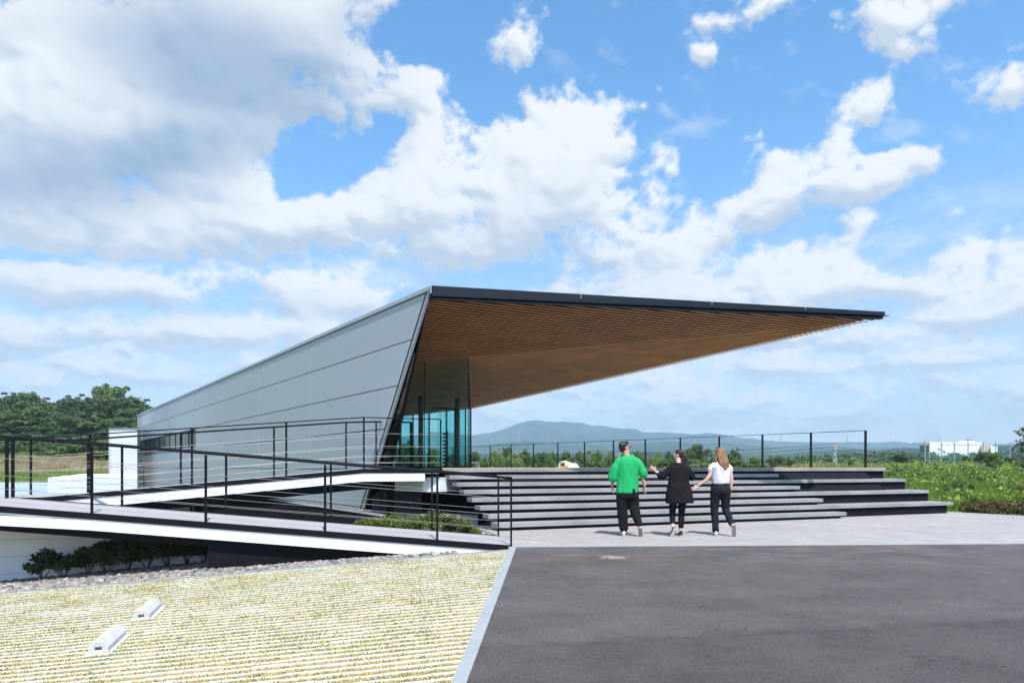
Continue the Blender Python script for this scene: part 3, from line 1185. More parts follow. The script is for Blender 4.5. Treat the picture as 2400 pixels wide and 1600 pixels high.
ramp = thing('ramp', 'long low grey ramp with white side beam running along the bottom left', 'ramp', (-.2, 11.9, 0))
xs = [0.0, -.25, -3.0, -6.0, -8.9]
for x0, x1 in zip([0.0, -3.0, -6.0], [-3.0, -6.0, -8.9]):
    fx0 = min(x0, -.28)
    part(ramp, MB().prism([(x0, yN(x0), zN(x0)), (x1 + .004, yN(x1), zN(x1)), (x1 + .004, yNf(x1), zN(x1)), (fx0, yNf(fx0), zN(fx0))], (0, 0, -.06)), 'deck', 'deck')
part(ramp, MB().prism([(-8.9, yN(-8.9), .755), (-13, 10.7, .755), (-13, 14.6, .755), (-9.9, 13.95, .755), (-8.9, 12.42, .755)], (0, 0, -.06)), 'landing', 'deck')


def side_strip(pts, top, hgt, off, th):
    """strip along a list of plan points, facing -Y; top offset below the deck"""
    mb_ = MB()
    for a, b_ in zip(pts[:-1], pts[1:]):
        a, b_ = Vector(a), Vector(b_)
        n_ = Vector((0, -1, 0))
        p0 = a + n_ * off + Vector((0, 0, top))
        p1 = b_ + n_ * off + Vector((0, 0, top))
        mb_.prism([p0, p1, p1 - n_ * th, p0 - n_ * th], (0, 0, -hgt))
    return mb_


line = [(x, yN(x), zN(x)) for x in (0.0, -3.0, -6.0, -8.9)] + [(-13, 10.7, .755)]
part(ramp, side_strip(line, -.004, .098, .03, .06), 'edge_channel', 'black')
part(ramp, side_strip(line, -.104, .010, .075, .10), 'edge_trim', 'trimlight')
for x0, x1 in ((0.0, -3.4), (-3.406, -6.69), (-6.696, -9.8)):
    part(ramp, side_strip([(x0, yN(x0), zN(x0)), (x1, yN(x1), zN(x1))], -.115, .158, .07, .09), 'side_beam', 'white')
part(ramp, side_strip([(-4.6, yN(-4.6), zN(-4.6)), (-8.9, yN(-8.9), zN(-8.9)), (-12, 10.75, .755)], -.274, .135, -.07, .14), 'girder', 'black')
part(ramp, MB().prism([(-4.92, yN(-4.9) + .05, zN(-4.9) - .2), (-.5, yN(-.5) + .05, zN(-.5) - .16), (-.5, yN(-.5) + .25, zN(-.5) - .16), (-4.92, yN(-4.9) + .25, zN(-4.9) - .2)], [(-4.92, yN(-4.9) + .05, -.8), (-.5, yN(-.5) + .05, -.8), (-.5, yN(-.5) + .25, -.8), (-4.92, yN(-4.9) + .25, -.8)]), 'support_wall', 'blackmatt')
lf = [(x, yNf(x), zN(x)) for x in (-.28, -3.0, -6.0, -8.6)]
mb_ = MB()
for a, b_ in zip(lf[:-1], lf[1:]):
    mb_.beam(Vector(a) + Vector((0, .03, -.05)), Vector(b_) + Vector((0, .03, -.05)), .05, .12)
part(ramp, mb_, 'edge_channel', 'black')

near_posts = [(x, yN(x) - .012, zN(x) - .03) for x in (-.014, -1.22, -3.03, -4.93, -6.72)]
far_posts = [(x, yNf(x), zN(x)) for x in (-.25, -1.46, -3.29, -5.17, -7.02)]
railing('black cable railing on the near side of the front ramp', [(0, yN(0), zN(0)), (-3, yN(-3), zN(-3)), (-6, yN(-6), zN(-6)), (-8.9, yN(-8.9), zN(-8.9) - .0), (-12.5, 10.75, .76)], near_posts, rail_r=.020, wide=())
railing('black cable railing on the far side of the front ramp', [(-.27, yNf(-.2), zN(-.27)), (-3, yNf(-3), zN(-3)), (-6, yNf(-6), zN(-6)), (-8.85, 12.15, .755)], far_posts + [(-8.917, 12.05, .755)], rail_r=.018, wide=(5,))


# ================================================================ return ramp up to the terrace
def yR(x):
    return 14.67 + .39 * (x + 3.19)


def zR(x):
    return min(1.276, 1.276 + .096 * (x + 3.19)) if x > -8.62 else .755


def yRf(x):
    return 15.93 + .37 * (x + 3.6)


ramp2 = thing('ramp', 'upper ramp with white side beam climbing right towards the terrace', 'ramp', (-6, 14.2, 0))
for x0, x1 in ((-8.62, -6.0), (-6.0, -3.19), (-3.19, -1.62)):
    fx = lambda x: x - .42
    part(ramp2, MB().prism([(x0, yR(x0), zR(x0)), (x1 - .004, yR(x1), zR(x1)), (fx(x1) if x1 < -2 else -2.0, yRf(fx(x1)), zR(x1)), (fx(x0), yRf(fx(x0)), zR(x0))], (0, 0, -.06)), 'deck', 'deck')
part(ramp2, MB().prism([(-8.62, yR(-8.62), .757), (-9.04, yRf(-9.04), .757), (-9.9, 13.95, .757), (-8.9, 12.42, .757)], (0, 0, -.05)), 'deck', 'deck')
line = [(x, yR(x), zR(x)) for x in (-8.62, -6.0, -3.19, -1.62)]
line0 = [(-8.9, 12.42, .757)] + line
part(ramp2, side_strip(line0, -.002, .095, .03, .06), 'edge_channel', 'black')
part(ramp2, side_strip(line0, -.099, .010, .075, .10), 'edge_trim', 'trimlight')
lw = [(x, yR(x), zR(x)) for x in (-8.62, -6.0, -3.19, -1.93)]
part(ramp2, side_strip(lw, -.110, .165, .07, .09), 'side_beam', 'white')
part(ramp2, side_strip([(x, yR(x), zR(x)) for x in (-8.3, -6.0, -3.19, -2.85)], -.276, .17, -.05, .16), 'girder', 'black')
near2 = [(-9.14, 12.5, .757)] + [(x, yR(x) + .03, zR(x)) for x in (-7.94, -6.32, -4.67, -3.19, -2.44, -1.60)]
railing('thin black cable railing on the near side of the upper ramp', [(-9.12, 12.5, .757), (-8.5, yR(-8.5), .757)] + [(x, yR(x), zR(x)) for x in (-7.94, -3.19, -1.6)], near2, rail_r=.012, wide=(0,))
far2 = [(x, yRf(x), zR(x + .35)) for x in (-9.65, -8.72, -7.1, -5.33, -3.85, -3.2)]
railing('thicker black cable railing on the far side of the upper ramp', [(-11.4, 13.35, .757)] + [(x, yRf(x), zR(x + .35)) for x in (-9.65, -9.0, -3.85, -3.2)] + [(-2.42, 16.35, 1.28)], far2 + [(-2.42, 16.35, 1.28)], rail_r=.020, wide=(6,))

# black retaining wall with pale sloping coping, below the upper ramp
wl = thing('retaining_wall', 'black retaining wall with pale sloping coping under the upper ramp', 'wall', (-4, 14, 0))
a_, b_ = P(470, 1146, 13.6), P(904, 1211, 15.0)
part(wl, MB().prism([a_, b_, b_ + Vector((-.1, .22, 0)), a_ + Vector((-.1, .22, 0))], [Vector((a_.x, a_.y, -.9)), Vector((b_.x, b_.y, -.9)), Vector((b_.x - .1, b_.y + .22, -.9)), Vector((a_.x - .1, a_.y + .22, -.9))]), 'wall_face', 'blackmatt')
up = Vector((0, 0, .045))
part(wl, MB().prism([a_ + up + Vector((0, -.03, 0)), b_ + up + Vector((0, -.03, 0)), b_ + up + Vector((-.1, .26, 0)), a_ + up + Vector((-.1, .26, 0))], (0, 0, -.044)), 'coping', 'concrete')
# pale annex wall and small glazed bay seen between the two ramps
an = thing('annex_wall', 'low pale wall with a narrow glazed bay between the two ramps', 'wall', (-6.6, 13.9, 0))
part(an, MB().prism([P(300, 1150, 14.3), P(444, 1150, 14.3), P(444, 1150, 14.55), P(300, 1150, 14.55)], (0, 0, -1.6)), 'wall_face', 'whitepanel')
part(an, MB().prism([P(455, 1160, 14.3), P(478, 1160, 14.3), P(478, 1160, 14.32), P(455, 1160, 14.32)], (0, 0, -1.4)), 'pane', 'darkglass')
for x in (448, 463, 480):
    part(an, MB().prism([P(x - 2.5, 1158, 14.25), P(x + 1, 1158, 14.25), P(x + 1, 1158, 14.3), P(x - 2.5, 1158, 14.3)], (0, 0, -1.5)), 'mullion', 'black')
# pale panel wall below the front ramp
pw = thing('panel_wall', 'pale panelled wall behind the dark shrubs under the front ramp', 'wall', (-8, 11, 0))
for i in range(5):
    z1 = .33 - i * .30
    for k, (x0, x1) in enumerate(((-11.4, -7.05), (-7.044, -4.95))):
        part(pw, MB().prism([(x0, wall_line(x0), z1), (x1, wall_line(x1), z1), (x1 - .05, wall_line(x1) + .12, z1), (x0 - .05, wall_line(x0) + .12, z1)], (0, 0, -.294)), 'panel', 'white')
part(pw, MB().prism([(-11.4, wall_line(-11.4) + .02, .32), (-4.95, wall_line(-4.95) + .02, .32), (-4.95, wall_line(-4.95) + .1, .32), (-11.4, wall_line(-11.4) + .1, .32)], (0, 0, -1.4)), 'core', 'trimlight')


# ================================================================ terrace steps
U = Vector((.928, .371))
Wd = Vector((-.371, .928))
B8 = Vector((-.304, 13.9))
ter = thing('terrace_steps', 'wide black and grey terrace steps that the three people walk towards', 'steps', (3, 17, 0))
right_px = {1: 2077, 2: 1826, 3: 2125, 4: 1876, 5: 2178, 6: 1930, 7: 2235, 8: 1985}
riser_px = {1: 2070, 3: 2121, 5: 2175, 7: 2219, 8: 1970, 6: 1915, 4: 1862, 2: 1812}
TH = .088


def v3(p, z):
    return (p.x, p.y, z)


for k in range(8, 0, -1):
    c0 = B8 + (8 - k) * Vector((-.186, .266))
    z = .16 * (9 - k)
    e = line_hit(right_px[k], c0, U)
    depth = .37 if k > 1 else .9
    L = (e - c0).length
    # slab, in lengths butted with fine joints
    cuts = [0.0]
    first = {1: .55, 2: 3.7, 3: 4.6, 4: 4.3, 5: 4.4, 6: 5.0, 7: 4.9, 8: 3.6}[k]
    while cuts[-1] + first < L - .5:
        cuts.append(cuts[-1] + first)
        first = 3.4 if k > 1 else 3.9
    cuts.append(L)
    for a, b_ in zip(cuts[:-1], cuts[1:]):
        p, q = c0 + U * (a + .002), c0 + U * (b_ - .002)
        part(ter, MB().prism([v3(p, z), v3(q, z), v3(q + Wd * depth, z), v3(p + Wd * depth, z)], (0, 0, -TH)), 'step_slab', 'concrete', bevel=.004)
    if k % 2 == 1 and k > 1:                       # the odd steps run on to the right as deep seats
        j = line_hit(right_px[k - 1] - 60, c0, U)
        p, q = j + Wd * .372, e + Wd * .372
        part(ter, MB().prism([v3(p, z), v3(q, z), v3(q + Wd * .36, z), v3(p + Wd * .36, z)], (0, 0, -TH)), 'step_slab', 'concrete')
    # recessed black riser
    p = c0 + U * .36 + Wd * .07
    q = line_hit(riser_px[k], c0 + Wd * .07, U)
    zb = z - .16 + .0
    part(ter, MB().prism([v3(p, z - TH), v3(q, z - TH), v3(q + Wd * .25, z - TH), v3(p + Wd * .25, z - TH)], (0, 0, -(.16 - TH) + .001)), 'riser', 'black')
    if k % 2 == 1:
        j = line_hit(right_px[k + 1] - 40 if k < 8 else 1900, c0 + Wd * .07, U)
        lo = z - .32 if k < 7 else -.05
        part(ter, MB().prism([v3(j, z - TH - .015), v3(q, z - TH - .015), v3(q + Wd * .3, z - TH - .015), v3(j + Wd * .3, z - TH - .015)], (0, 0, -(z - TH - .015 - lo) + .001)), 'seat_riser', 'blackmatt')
# carcass that closes the underside
cc0 = B8 + U * 1.0 + Wd * .6
part(ter, MB().prism([v3(B8 + U * .75 + Wd * 2.1, 1.15), v3(B8 + U * 12.6 + Wd * 2.1, 1.15), v3(B8 + U * 12.6 + Wd * 3.2, 1.15), v3(B8 + U * .75 + Wd * 3.2, 1.15)],
                     [v3(B8 + U * .9 + Wd * .6, .05), v3(B8 + U * 12.6 + Wd * .6, .05), v3(B8 + U * 12.6 + Wd * 3.2, .05), v3(B8 + U * .9 + Wd * 3.2, .05)]), 'carcass', 'blackmatt')

# terrace deck
c1 = B8 + 7 * Vector((-.186, .266))
e1 = line_hit(2077, c1, U)
td = thing('terrace', 'raised terrace deck under the big timber soffit', 'terrace', (0, 20, 0))
RA, RB = Vector((10.85, 20.95)), Vector((-1.14, 35.7))
RC = Vector((-10.5, 47.2))
fl = c1 - U * .95
deckp = [fl + Wd * .02, c1 + Wd * .905, e1 + Wd * .905, RB + Vector((.1, .1)), RC, Vector((-14.2, 31.8)), Vector((-3.62, 17.05)), Vector((-3.25, 16.2))]
part(td, MB().prism([v3(p, 1.282) for p in deckp], (0, 0, -.12)), 'deck_floor', 'deck')
part(td, MB().prism([v3(fl - Wd * .002, 1.285), v3(c1 - U * .004, 1.285), v3(c1 + Wd * .9 - U * .004, 1.285), v3(fl + Wd * .9, 1.285)], (0, 0, -.10)), 'edge_beam', 'black')
part(td, MB().prism([v3(c1 + Wd * .01, 1.292), v3(e1 + Wd * .01, 1.292), v3(e1 + Wd * .05, 1.292), v3(c1 + Wd * .05, 1.292)], (0, 0, -.014)), 'nosing', 'wood')
part(td, MB().prism([v3(RB, 1.17), v3(RA, 1.17), v3(RA + Vector((.1, .1)), 1.17), v3(RB + Vector((.1, .1)), 1.17)], (0, 0, -1.9)), 'base_wall', 'blackmatt')
# pale underside box and prow below the terrace corner
part(td, MB().prism([P(926, 1118, 16.3), P(994, 1118, 15.35), P(1024, 1118, 15.3), P(1082, 1118, 16.6)], [P(926, 1150, 16.3), P(990, 1151.5, 15.35), P(1031, 1151.5, 15.3), P(1082, 1151, 16.6)]), 'prow', 'white')
td2 = thing('undercroft_wall', 'dark panelled wall and black column in the undercroft below the terrace', 'wall', (-2.6, 16.9, 0))
for x0, x1 in ((872, 893), (894, 921), (922, 970), (971, 988)):
    part(td2, MB().prism([P(x0, 1110, 16.9), P(x1 - .8, 1110, 16.9), P(x1 - .8, 1110, 17.0), P(x0, 1110, 17.0)], (0, 0, -1.25)), 'panel', M('dark_grey_panel', (.055, .055, .062), .5) if x0 == 872 else bpy.data.materials['dark_grey_panel'])
part(td2, MB().prism([P(906, 1112, 15.6), P(923, 1112, 15.6), P(923, 1112, 15.75), P(906, 1112, 15.75)], (0, 0, -1.6)), 'column', 'black')
part(td2, MB().prism([P(989, 1100, 17.3), P(1240, 1100, 17.3), P(1240, 1100, 17.4), P(989, 1100, 17.4)], (0, 0, -1.5)), 'back_wall', 'blackmatt')
part(td2, MB().prism([P(840, 1200, 15.9), P(1120, 1208, 15.2), P(1120, 1200, 17.2), P(840, 1192, 17.2)], (0, 0, -.3)), 'plinth', 'concrete')

# far railing of the terrace
posts = []
n = 11
for i in range(n + 3):
    p = RA + (RB - RA) * (i / n)
    posts.append((p.x, p.y, 1.28))
rl = railing('black open railing along the far edge of the terrace behind the three people', [(RA.x, RA.y, 1.28), (RC.x, RC.y, 1.28)], posts, height=1.148, cables=(), flat=True, post_w=(.055, .055))


# ================================================================ building
bld = thing('pavilion', 'long grey metal-clad pavilion with a sharp cantilevered roof and timber soffit', 'building', (-3, 20, 0))


def WP(t, zr, off=0.0):
    """point on the long wall: t metres of depth past its foot, zr metres above eye level; off pushes it outward"""
    return Vector((-3.72 - .723 * t - .586 * off * 0 - .586 * off / .81 * .81, 17 + t - .81 * off * .723, zr + E))


def t_end(zr):
    return -2.84 * (zr + 1.09) / 4.85


rows = [-1.95, -1.0, -.05, .89, 1.84, 2.775, 3.66]
cols = [3.07, 7.4, 11.7, 16.0, 20.1, 23.9, 27.5, 32.2]
Nw = Vector((-.81, -.586, 0))                      # outward normal of the wall


def wall_piece(t0a, t0b, t1, z0, z1, out=.0, th=.03):
    """panel between rows z0..z1; left... t0a/t0b: near edge at bottom/top"""
    def q(t, z_):
        return Vector((-3.72 - .723 * t, 17 + t, z_ + E)) + Nw * out
    f = [q(t0a, z0), q(t1, z0), q(t1, z1), q(t0b, z1)]
    return MB().prism(f, tuple(-Nw * th))


for i in range(len(rows) - 1):
    z0, z1 = rows[i] + .011, rows[i + 1] - .011
    lo = None
    for c_ in cols:
        t1 = c_ - .010
        if i == 3 and c_ > 16.5:
            lo = c_
            continue
        if lo is None:
            ta, tb = t_end(z0) + .16, t_end(z1) + .16
        else:
            ta = tb = lo + .010
        part(bld, wall_piece(ta, tb, t1, z0, z1), 'panel', 'wallpanel')
        lo = c_
# core of the wall behind the panels
part(bld, wall_piece(t_end(-1.95) + .05, t_end(3.7) + .05, 16.0, -1.95, 3.7, out=-.032, th=.05), 'wall_core', 'black')
part(bld, wall_piece(16.0, 16.0, 32.2, -1.95, .89, out=-.032, th=.25), 'wall_core', 'black')
part(bld, wall_piece(16.0, 16.0, 32.2, 1.84, 3.7, out=-.032, th=.25), 'wall_core', 'black')
# bright joint beads between panels
for c_ in cols[:-1]:
    for (za, zb) in (((-1.95, .88), (1.85, 3.66)) if c_ > 16.5 else ((-1.95, 3.66),)):
        part(bld, wall_piece(c_ - .008, c_ - .008, c_ + .008, za, zb, out=-.006, th=.02), 'joint_bead', 'trimlight')
# trim and parapet coping
part(bld, wall_piece(t_end(3.66) + .0, t_end(3.76) + .0, 32.3, 3.675, 3.76, out=.03, th=.36), 'parapet_coping', 'wallpanel')
for (a, b2, nm, mt, o1, o2, u) in ((.0, .07, 'edge_trim', 'trimlight', .012, .05, 0), (.085, .105, 'edge_joint', 'black', -.004, .02, 0)):
    f = [Vector((-3.72 - .723 * tt_, 17 + tt_, zz + E)) + Nw * o1 for tt_, zz in ((t_end(-1.95) + a, -1.95), (t_end(-1.95) + b2, -1.95), (t_end(3.675) + b2, 3.675), (t_end(3.675) + a, 3.675))]
    part(bld, MB().prism(f, tuple(-Nw * o2)), nm, mt)
# slanted end reveal: black, polished jamb, black
def endq(zr, off):
    t_ = t_end(zr) + .02
    return Vector((-3.72 - .723 * t_, 17 + t_, zr + E)) - Nw * off


def end_face(z0, z1, a0, b0, a1, b1, mt, nm, th=.12):
    back = Vector((-.586, .81, 0)) * th
    part(bld, MB().prism([endq(z0, a0), endq(z0, b0), endq(z1, b1), endq(z1, a1)], tuple(back)), nm, mt)


end_face(-1.95, 3.66, .0, .14, .0, .03, 'black', 'end_reveal')
end_face(-.02, 2.5, .142, .34, .09, .11, 'jamb', 'jamb_panel')
end_face(-.02, 3.5, .342, .45, .032, .05, 'black', 'end_reveal')
end_face(-1.95, -.05, .142, .60, .142, .52, 'black', 'end_reveal')
# back of the wall so that nothing is open from inside
part(bld, wall_piece(t_end(-.1) + .3, t_end(3.4) + .9, 32.2, -.1, 3.4, out=-.22, th=.02), 'inner_lining', 'column')
# far end wall
fe = Vector((-3.72 - .723 * 32.2, 49.2, 0))
part(bld, MB().prism([(fe.x, fe.y, 5.02), (fe.x + 14, fe.y + 5.5, 5.02), (fe.x + 14, fe.y + 5.8, 5.02), (fe.x, fe.y + .3, 5.02)], (0, 0, -7)), 'end_wall', 'wallpanel')

# ribbon window near the far end
wz0, wz1 = .93, 1.80
npn = 11
tt0, tt1 = 16.03, 32.1
wf = bld
for k in range(npn):
    ta = tt0 + (tt1 - tt0) * k / npn
    tb = tt0 + (tt1 - tt0) * (k + 1) / npn
    part(bld, wall_piece(ta + .05, ta + .05, tb - .05, wz0 + .02, wz1 - .02, out=-.035, th=.02), 'window_pane', 'darkglass')
    part(bld, wall_piece(ta - .022, ta - .022, ta + .022, wz0, wz1, out=-.012, th=.02), 'mullion', 'black')
part(bld, wall_piece(16.0, 16.0, 32.2, wz1 - .02, 1.83, out=-.005, th=.2), 'window_head', 'black')
part(bld, wall_piece(16.0, 16.0, 32.2, .90, wz0 + .02, out=.02, th=.2), 'window_sill', 'trimlight')

# ---- roof
A3 = Vector((-1.67, 14.2, E + 3.76))
T3 = Vector((9.05, 16.62, E + 3.766))
G3 = Vector((-1.58, 26.7, 0))
K3 = Vector((-9.4, 28.9, 0))
Fe = Vector((-3.72 - .723 * 32.2, 49.2, 0))


def zP1(x, y):
    return 6.589 + .058 * x - .21 * y


def zP2(x, y):
    return 3.928 + .0707 * x - .058 * y


def crease_y(x):            # plan line where the two soffit planes meet
    return (6.589 - 3.928 + (.058 - .0707) * x) / (.21 - .058)


def zS(x, y):
    return (zP1(x, y) if y < crease_y(x) else zP2(x, y)) + E


part(bld, MB().prism([A3, T3 - Vector((.2, 0, 0)), (G3.x - .15, G3.y - .2, 5.07), (K3.x, K3.y, 5.07), (-17.5, 54.5, 5.07), (Fe.x + .1, Fe.y + .1, 5.07), WP(2, 3.76)], (0, 0, -.05)), 'roof', 'roof')
# fascia in four lengths, tapering to the tip
fx = [0, .295, .580, .80, 1.0]
Fd = (T3 - A3)
fn = Vector((Fd.y, -Fd.x, 0)).normalized()
for a, b_ in zip(fx[:-1], fx[1:]):
    h0, h1 = .215 + (.088 - .215) * a, .215 + (.088 - .215) * b_
    p, q = A3 + Fd * (a + .0004), A3 + Fd * (b_ - .0004)
    p, q = p + fn * .05, q + fn * .05
    back = -fn * .06
    m_ = MB().prism([p, q, q + back, p + back], [p - Vector((0, 0, h0)), q - Vector((0, 0, h1)), q + back - Vector((0, 0, h1)), p + back - Vector((0, 0, h0))])
    part(bld, m_, 'fascia_panel', 'navy')
    if b_ < .99:
        part(bld, MB().beam(q + Vector((0, 0, .002)) + fn * .002, q - Vector((0, 0, h1 * .55)) + fn * .002, .012, .012, up=(1, 0, 0)), 'fascia_joint', 'trimlight')
p, q = A3.copy(), T3 - Fd * .003
h0, h1 = .215, .088
part(bld, MB().prism([p - Vector((0, 0, h0 - .06)), q - Vector((0, 0, h1 - .03)), q - Vector((0, 0, h1 - .03)) - fn * .1, p - Vector((0, 0, h0 - .06)) - fn * .1],
                     [p - Vector((0, 0, .275)), q - Vector((0, 0, .165)), q - Vector((0, 0, .165)) - fn * .1, p - Vector((0, 0, .275)) - fn * .1]), 'shadow_gap', 'black')
part(bld, MB().beam(p - Vector((0, 0, .27)) + fn * .01, q - Vector((0, 0, .16)) + fn * .01, .03, .022), 'soffit_edge_bead', 'navy')
part(bld, MB().prism([T3 + Vector((-.02, .0, -.05)), T3 + Vector((.24, .16, -.045)), T3 + Vector((-.1, .35, -.05))], [T3 + Vector((-.02, .0, -.12)), T3 + Vector((.24, .16, -.052)), T3 + Vector((-.1, .35, -.12))]), 'tip_flashing', M('olive_flashing', (.16, .15, .09), .5))
part(bld, MB().beam(A3 + Vector((-.02, -.02, 0)) + fn * .03, A3 + Vector((-.02, -.02, -.16)) + fn * .03, .03, .03, up=(1, 0, 0)), 'corner_trim', 'trimlight')

# ---- soffit backing and slats
NwI = -Nw


def wall_x(y, inset=.33):
    """x of the inner side of the wall (or its slanted end) at depth y"""
    return -3.72 - .723 * (y - 17) + inset * 1.15


def far_edge(x):            # far edge of the roof in plan, as y
    if x > G3.x:
        return T3.y + (x - T3.x) * (G3.y - T3.y) / (G3.x - T3.x)
    return G3.y + (x - G3.x) * (K3.y - G3.y) / (K3.x - G3.x)


qa = A3.y - .4 * A3.x
slat_n = 0
SLW, SLH = .040, .014
# plan polygon of the soffit, cut by each slat line y = q + .4 x
poly = [(A3.x, A3.y + .07), (T3.x - .12, T3.y + .05), (G3.x, G3.y), (K3.x, K3.y), (wall_x(28.6, .3), 28.6), (wall_x(16.4, .14), 16.4), (wall_x(15.0, .05), 15.0)]


def clip_line(q):
    xs_ = []
    n_ = len(poly)
    for i in range(n_):
        x0, y0 = poly[i]
        x1, y1 = poly[(i + 1) % n_]
        f0, f1 = y0 - .4 * x0 - q, y1 - .4 * x1 - q
        if (f0 < 0) != (f1 < 0):
            s_ = f0 / (f0 - f1)
            xs_.append(x0 + (x1 - x0) * s_)
    return (min(xs_), max(xs_)) if len(xs_) >= 2 else None


q = 13.2
pitch = .128
perp = Vector((-.371, .928, 0)) * (SLW / 2)
while q < 32.6:
    cl = clip_line(q)
    q += pitch
    if cl is None or cl[1] - cl[0] < .12:
        continue
    qq = q - pitch
    x0, x1 = cl
    # crease crossing: qq + .4x = (2.661 - .0127 x)/.152
    xc = ((6.589 - 3.928) / .152 - qq) / (.4 + .0127 / .152)
    xs_ = [x0] + ([xc] if x0 + .05 < xc < x1 - .05 else []) + [x1]
    mb_ = MB()
    o_ = 0
    for x in xs_:
        y = qq + .4 * x
        z = zS(x, y)
        c_ = Vector((x, y, z))
        mb_.v += [tuple(c_ - perp), tuple(c_ + perp), tuple(c_ + perp + Vector((0, 0, SLH))), tuple(c_ - perp + Vector((0, 0, SLH)))]
    nn = len(xs_)
    mb_.f.append([0, 1, 2, 3])
    mb_.f.append([4 * nn - 1, 4 * nn - 2, 4 * nn - 3, 4 * nn - 4])
    for i in range(nn - 1):
        for j in range(4):
            k2 = (j + 1) % 4
            mb_.f.append([4 * i + j, 4 * i + 4 + j, 4 * i + 4 + k2, 4 * i + k2])
    part(bld, mb_, 'slat', 'wood')
    slat_n += 1

# backing board above the slats (fan of strips following the two planes)
mb_ = MB()
xsb = np.linspace(-11.5, T3.x - .25, 60)
up = Vector((0, 0, .055))


def near_y(x):
    if x >= A3.x:
        return A3.y + (x - A3.x) * (T3.y - A3.y) / (T3.x - A3.x) + .05
    yy = 17 + (-3.72 + .2 - x) / .723
    return max(yy, 14.3) if x > -3.4 else yy


for x0, x1 in zip(xsb[:-1], xsb[1:]):
    pts0, pts1 = [], []
    for x, lst in ((x0, pts0), (x1, pts1)):
        ya, yb = near_y(x), far_edge(x) - .12
        yb = max(yb, ya + .01)
        yc_ = min(max(crease_y(x), ya), yb)
        for y in (ya, yc_, yb):
            lst.append(Vector((x, y, (zP1(x, y) if y <= crease_y(x) + 1e-6 else zP2(x, y)) + E)) + up)
    for i in (0, 1):
        a, b_, c_, d_ = pts0[i], pts1[i], pts1[i + 1], pts0[i + 1]
        if (d_ - a).length > .02 or (c_ - b_).length > .02:
            mb_.poly([a, b_, c_, d_])
part(bld, mb_, 'soffit_backing', 'soffitback')
# small round downlights in the soffit
for (px, py) in ((1151, 936), (1260, 905), (960, 932)):
    pass

# ---- glazed front and side
ga, gb = Vector((-4.15, 17.78)), Vector((-1.13, 17.65))


def glass_pane(p, q, z0, zt0, zt1, mt='glass', nm='glass_pane', th=.02):
    d_ = (q - p).normalized()
    n_ = Vector((d_.y, -d_.x)) * th
    return part(bld, MB().poly([(p.x, p.y, z0), (q.x, q.y, z0), (q.x, q.y, zt1), (p.x, p.y, zt0)]), nm, mt)


def top_at(p):
    return zS(p.x, p.y) + .03


def px_on(p0, d, px):
    return line_hit(px, p0, d)


gd = (gb - ga).normalized()
stops = [ga, px_on(ga, gd, 905), px_on(ga, gd, 995), gb]
for p, q_ in zip(stops[:-1], stops[1:]):
    glass_pane(p + gd * .012, q_ - gd * .012, 1.29, top_at(p), top_at(q_))
    part(bld, MB().box((q_.x, q_.y, (1.28 + top_at(q_)) / 2), .016, .03, top_at(q_) - 1.28, 0), 'mullion', 'black')
# side glazing running straight back, and the far glazing
sa, sb_ = gb.copy(), Vector((-1.60, 26.55))
sdv = (sb_ - sa).normalized()
for k in range(4):
    p = sa + (sb_ - sa) * (k / 4 + .004)
    q_ = sa + (sb_ - sa) * ((k + 1) / 4 - .004)
    glass_pane(p, q_, 1.29, top_at(p), top_at(q_), 'glass2')
    part(bld, MB().box((q_.x, q_.y, (1.28 + top_at(q_)) / 2), .012, .02, top_at(q_) - 1.28, 0), 'mullion', 'black')
ka = Vector((-9.0, 28.6))
kd = (sb_ - ka).normalized()
stops = [ka] + [px_on(ka, kd, x) for x in (900, 936, 968, 1006, 1047, 1066, 1091)] + [sb_]
for i, (p, q_) in enumerate(zip(stops[:-1], stops[1:])):
    glass_pane(p + kd * .02, q_ - kd * .02, 1.29, top_at(p) - .05, top_at(q_) - .05, 'glass2')
    part(bld, MB().box((q_.x, q_.y, (1.28 + top_at(q_)) / 2), .05, .05, top_at(q_) - 1.28, 0), 'mullion', 'black')
    if i in (2, 3, 4, 5, 6):                        # glass fins
        fq = q_ + Vector((-.34, -.5))
        glass_pane(fq, q_ - kd * .03, 1.29, top_at(q_) - .06, top_at(q_) - .05, 'glass2', 'glass_fin')
for px, yy, r_ in ((1072, 24.0, .085), (986.5, 23.0, .085)):
    x_ = (px - 1200) * yy / F
    part(bld, MB().tube([(x_, yy, 1.28), (x_, yy, zS(x_, yy) + .03)], r_, 20), 'column', 'column', smooth=True)
# ceiling beam line seen through the glass
part(bld, MB().beam(P(949, 951, 25.5), P(1066, 959, 26.0), .06, .05), 'ceiling_beam', 'black')
part(bld, MB().beam((ga.x, ga.y - .01, 1.30), (gb.x, gb.y - .01, 1.30), .05, .04), 'sill', 'black')
part(bld, MB().prism([(-9.0, 28.4, 1.33), (-1.6, 26.4, 1.33), (-1.6, 26.6, 1.33), (-9.0, 28.6, 1.33)], (0, 0, -.05)), 'sill', 'black')

# product rack silhouetted inside the glazed room
rk = thing('display_rack', 'tall black display rack with short shelves standing behind the glass', 'rack', (-2.3, 22.4, 1.28))
a_ = P(1047.5, 1090, 22.4)
part(rk, MB().box((a_.x, a_.y, 1.29 + .6), .05, .05, 1.2), 'upright', 'black')
for k in range(10):
    z = 1.34 + k * .118
    part(rk, MB().box((a_.x - .07, a_.y, z), .11, .10, .055), 'shelf', 'black')
mb_ = MB()
for k in range(34):
    mb_.box((a_.x + .035, a_.y, 1.36 + k * .035), .035, .02, .012)
part(rk, mb_, 'pegs', 'black', kind='stuff')

